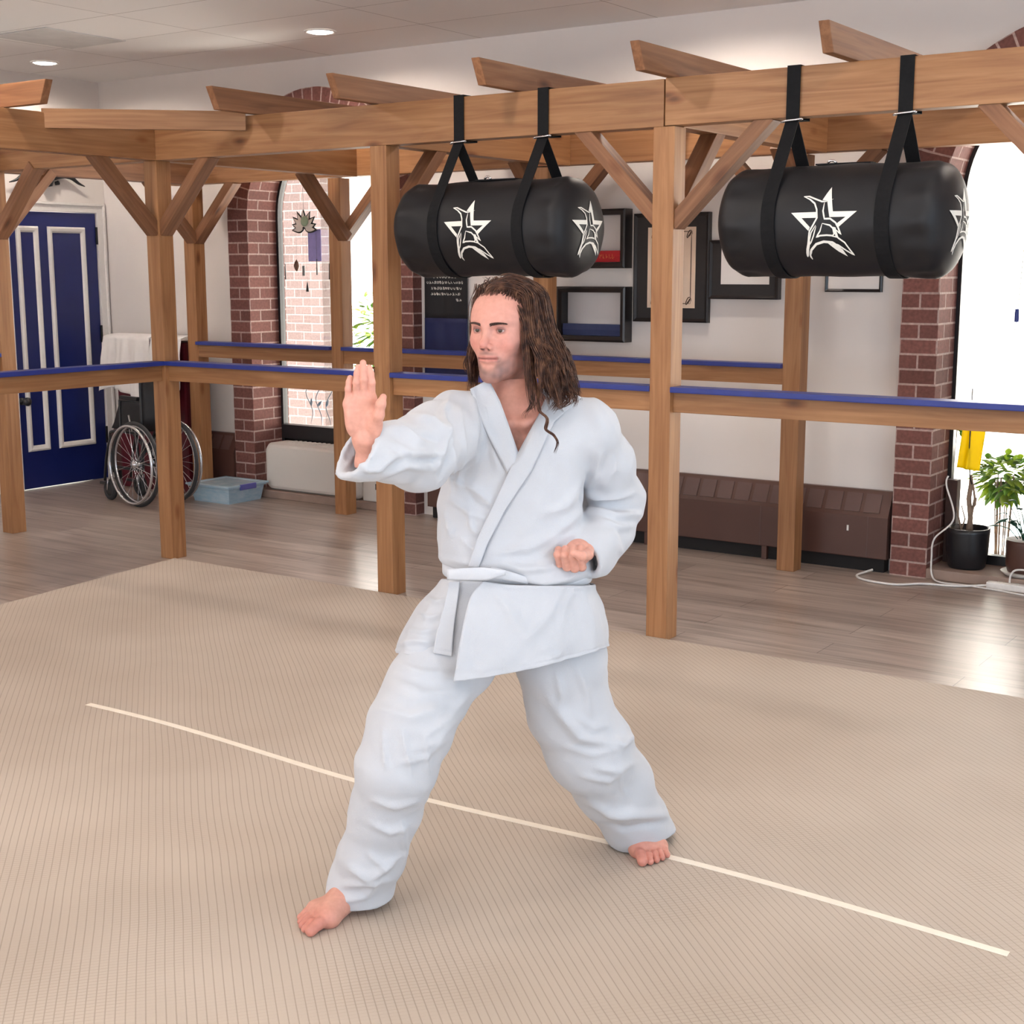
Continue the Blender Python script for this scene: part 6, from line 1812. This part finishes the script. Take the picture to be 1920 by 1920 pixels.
# ------------------------------------------------------------------ hair
def hair_mat():
    t = NT('brown_hair')
    tc = t.n('ShaderNodeTexCoord')
    nz = t.n('ShaderNodeTexNoise', i_Scale=55.0, i_Detail=2.0); t.l(tc.outputs['Object'], nz.inputs['Vector'])
    r = t.ramp(nz.outputs['Fac'], [(0.3, rgb(44, 25, 19)), (0.5, rgb(78, 49, 37)), (0.72, rgb(118, 82, 60))])
    t.l(r.outputs[0], t.b.inputs['Base Color']); t.b.inputs['Roughness'].default_value = 0.5; t.b.inputs['Specular IOR Level'].default_value = 0.3
    return t.m
M_HAIR = hair_mat()
def headpt(lat, lon, off=0.0):
    """point on the scalp: lon 0 = face, +90 = his left; lat up"""
    d_ = np.array([math.sin(lon)*math.cos(lat), math.cos(lon)*math.cos(lat), math.sin(lat)])
    e = np.array([0.0765, 0.098, 0.078]); c = np.array([0, -0.018, 0.030])
    k = 1/np.sqrt(((d_/e)**2).sum())
    p = c+d_*(k+off); n = d_/e**2; n /= np.linalg.norm(n)
    return p, n
rs = np.random.RandomState(11)
strands = []
def cat(pts, n):
    P_ = [np.array(p, float) for p in pts]; m = len(P_); out = []
    for i in range(m-1):
        a, b, c, d_ = P_[max(i-1, 0)], P_[i], P_[i+1], P_[min(i+2, m-1)]
        for k in range(n):
            u = k/n; out.append(0.5*((2*b)+(c-a)*u+(2*a-5*b+4*c-d_)*u*u+(3*b-a-3*c+d_)*u**3))
    out.append(P_[-1]); return np.array(out)
def on_skull(lon, lat, off):
    p, n = headpt(math.radians(lat), math.radians(lon)); return p+n*off
def one_lock(side, fr, hairline=None, n=26):
    """fr: 1 front .. 0 nape; a bundle of strands that wave together and gather at the tip"""
    vol = rs.uniform(0.002, 0.011)
    if hairline is None:
        px = -0.020 if side > 0 else -0.024
        py = -0.085+0.142*fr
        zz = 0.030+0.078*math.sqrt(max(0.03, 1-((py+0.018)/0.098)**2-(px/0.0765)**2))
        root = np.array([px, py, zz+0.001]); az = 57+(1-fr)*117+rs.normal(0, 3.5) if side > 0 else -(80+(1-fr)*90+rs.normal(0, 4))
        lead = [root, root*0.45+on_skull(az, 60, 0.006+vol)*0.55+np.array([0, 0, 0.004])]
    else:
        lon = hairline; lat = math.degrees(math.atan2(0.038-0.026*(abs(lon)/65.0)**2, 0.085))+8+rs.normal(0, 2.2)
        az = (66+abs(lon)*0.28+rs.normal(0, 5)) if side > 0 else -(84+rs.normal(0, 4))
        vol *= 0.7
        lead = [on_skull(lon, lat, 0.0005), on_skull(lon*0.9+0.10*az, lat+13, 0.007), on_skull(lon*0.45+0.55*az, max(lat+8, 46), 0.007+vol)]
    p2 = on_skull(az, 33, 0.006+vol); p3 = on_skull(az, 3, 0.007+vol)
    fall = np.array([math.sin(math.radians(az)), math.cos(math.radians(az)), 0.0])
    if side > 0:
        L = rs.uniform(0.165, 0.225); o = rs.uniform(0.2, 1.0)
        p4 = p3+fall*0.008+np.array([0.008, -0.002, -0.060]); p5 = p4+fall*(0.012+0.016*o)+np.array([0.009+0.010*o, 0.004, -0.062])
        p6 = p5+fall*(0.020*o-0.004)+np.array([0.016*o+rs.normal(0, 0.008), 0.008+rs.normal(0, 0.008), -(L-0.122)])
    else:
        L = rs.uniform(0.150, 0.205)
        p4 = p3+fall*0.003+np.array([-0.001, 0, -0.060]); p5 = p4+fall*0.007+np.array([-0.005, 0.004, -0.058]); p6 = p5+np.array([0.010+0.006*rs.normal(), 0.008, -(L-0.118)])
    ctrl = lead+[p2, p3, p4, p5, p6]
    base = cat(ctrl, 6); N = len(base); s = np.linspace(0, 1, N)
    ph, wf, am = rs.rand()*6.28, rs.uniform(2.4, 4.0), rs.uniform(0.005, 0.011)
    env = np.clip((s-0.42)/0.45, 0, 1)**1.1
    base = base+np.stack([np.cos(ph+wf*6.28*s), np.sin(ph*1.7+wf*6.28*s*0.9), 0.25*np.sin(ph+9*s)], 1)*(am*env)[:, None]
    sp = 0.0050*(1-0.62*s**2)
    for _ in range(n):
        o = rs.normal(0, 1, 3); p2_ = rs.rand()*6.28
        P_ = base+o[None]*sp[:, None]+np.stack([np.cos(p2_+11*s), np.sin(p2_+13*s), 0*s], 1)*(0.0014*env)[:, None]
        m = N-int(rs.rand()**2*9)
        ss = np.linspace(0, 1, m); r0 = rs.uniform(0.0007, 0.0013)
        strands.append((P_[:m], r0*np.minimum(1, (1-ss)*5+0.10)*np.minimum(1, ss*9+0.15)))
for k in range(66): one_lock(1, 1-(k+rs.rand())/66)
for k in range(34): one_lock(-1, 1-(k+rs.rand())/34)
for k in range(12): one_lock(1, 1-0.04*rs.rand())
for k in range(44): one_lock(1, 1, -16+78*(k+rs.rand())/44, 20)
for k in range(14): one_lock(-1, 1, -18-50*(k+rs.rand())/14, 20)
# loose locks: in front of his left shoulder, wisps on the crown and beside the face
def lock(pts, n, r, spread, taper=True):
    for _ in range(n):
        o = rs.normal(0, spread, 3); Pq = cat([np.array(p)+o*(0.6+0.6*rs.rand()) for p in pts], 8); s = np.linspace(0, 1, len(Pq))
        strands.append((Pq, r*np.minimum(1, (1-s)*2.5+0.05)*np.minimum(1, s*7+0.1)))
hs = np.concatenate([p for p, r in strands])
def toHl(p): return RH_.T @ (np.array(p)-HC)
def lockpix(pix, n, r, spread): lock([toHl(A(*p)) for p in pix], n, r, spread)
lockpix([(985, 590, 3.38), (996, 640, 3.375), (1000, 690, 3.37), (1008, 740, 3.335), (1012, 770, 3.305), (1026, 785, 3.295), (1024, 805, 3.29), (1040, 818, 3.285), (1046, 832, 3.285), (1040, 850, 3.285)], 16, 0.0012, 0.0022)
lockpix([(978, 580, 3.37), (990, 640, 3.37), (995, 690, 3.36), (1000, 730, 3.33), (996, 760, 3.32), (985, 775, 3.32), (982, 785, 3.32)], 10, 0.0009, 0.003)
lockpix([(972, 572, 3.365), (984, 605, 3.36), (988, 640, 3.36), (992, 700, 3.35), (998, 745, 3.33), (1003, 770, 3.31)], 26, 0.0011, 0.004)
lockpix([(1000, 600, 3.39), (1015, 645, 3.39), (1030, 680, 3.40), (1050, 720, 3.38), (1068, 745, 3.36), (1060, 758, 3.34), (1040, 765, 3.33)], 30, 0.0010, 0.006)
lockpix([(992, 600, 3.38), (1008, 645, 3.37), (1020, 680, 3.38), (1030, 725, 3.35), (1045, 750, 3.33), (1035, 768, 3.32)], 34, 0.0010, 0.006)
lockpix([(1010, 600, 3.40), (1028, 650, 3.41), (1040, 690, 3.42), (1062, 725, 3.40), (1079, 745, 3.385), (1076, 760, 3.37)], 26, 0.0010, 0.005)
for k in range(46):
    a = rs.uniform(-0.6, 0.9); py = rs.uniform(-0.06, 0.05)
    p0 = np.array([-0.012+0.03*a, py, 0.108]); d_ = np.array([rs.normal(0.2, 0.5), rs.normal(0, 0.4), 1.0])
    strands.append((cat([p0, p0+np.array([0.01*a, 0, 0.008])+d_*0.003, p0+np.array([0.03*a, 0, 0.010])+d_*0.006], 5), np.linspace(0.0005, 0.0002, 11)))
strands = [((HC+P_ @ RH_.T), R) for P_, R in strands]
hv, hf = strand_mesh(strands, 4)
# under-cap so that no scalp shows between strands
def cap_field(P):
    x, y, z = toH(P)
    d = ell((x, y, z), (0, -0.020, 0.031), (0.0800, 0.1010, 0.0805))
    back = ell((x, y, z), (0.004, -0.045, -0.055), (0.078, 0.062, 0.105))
    d = smin(d, back, 0.03)
    face = smax(ell((x, y, z), (0.0, 0.085, -0.016), (0.063, 0.115, 0.078)), -(y+0.02), 0.01)
    d = smax(d, -face, 0.006)
    d = smax(d, -(z+0.125), 0.01)
    return d
cv, cf = nets(cap_field, HC-np.array([0.13, 0.14, 0.16]), HC+np.array([0.13, 0.14, 0.15]), 0.004)
cv, cn = polish(cap_field, cv, 2, 0.004)
hair = ppart('hair', np.concatenate([hv, cv]), np.concatenate([hf, cf+len(hv)]), M_HAIR)
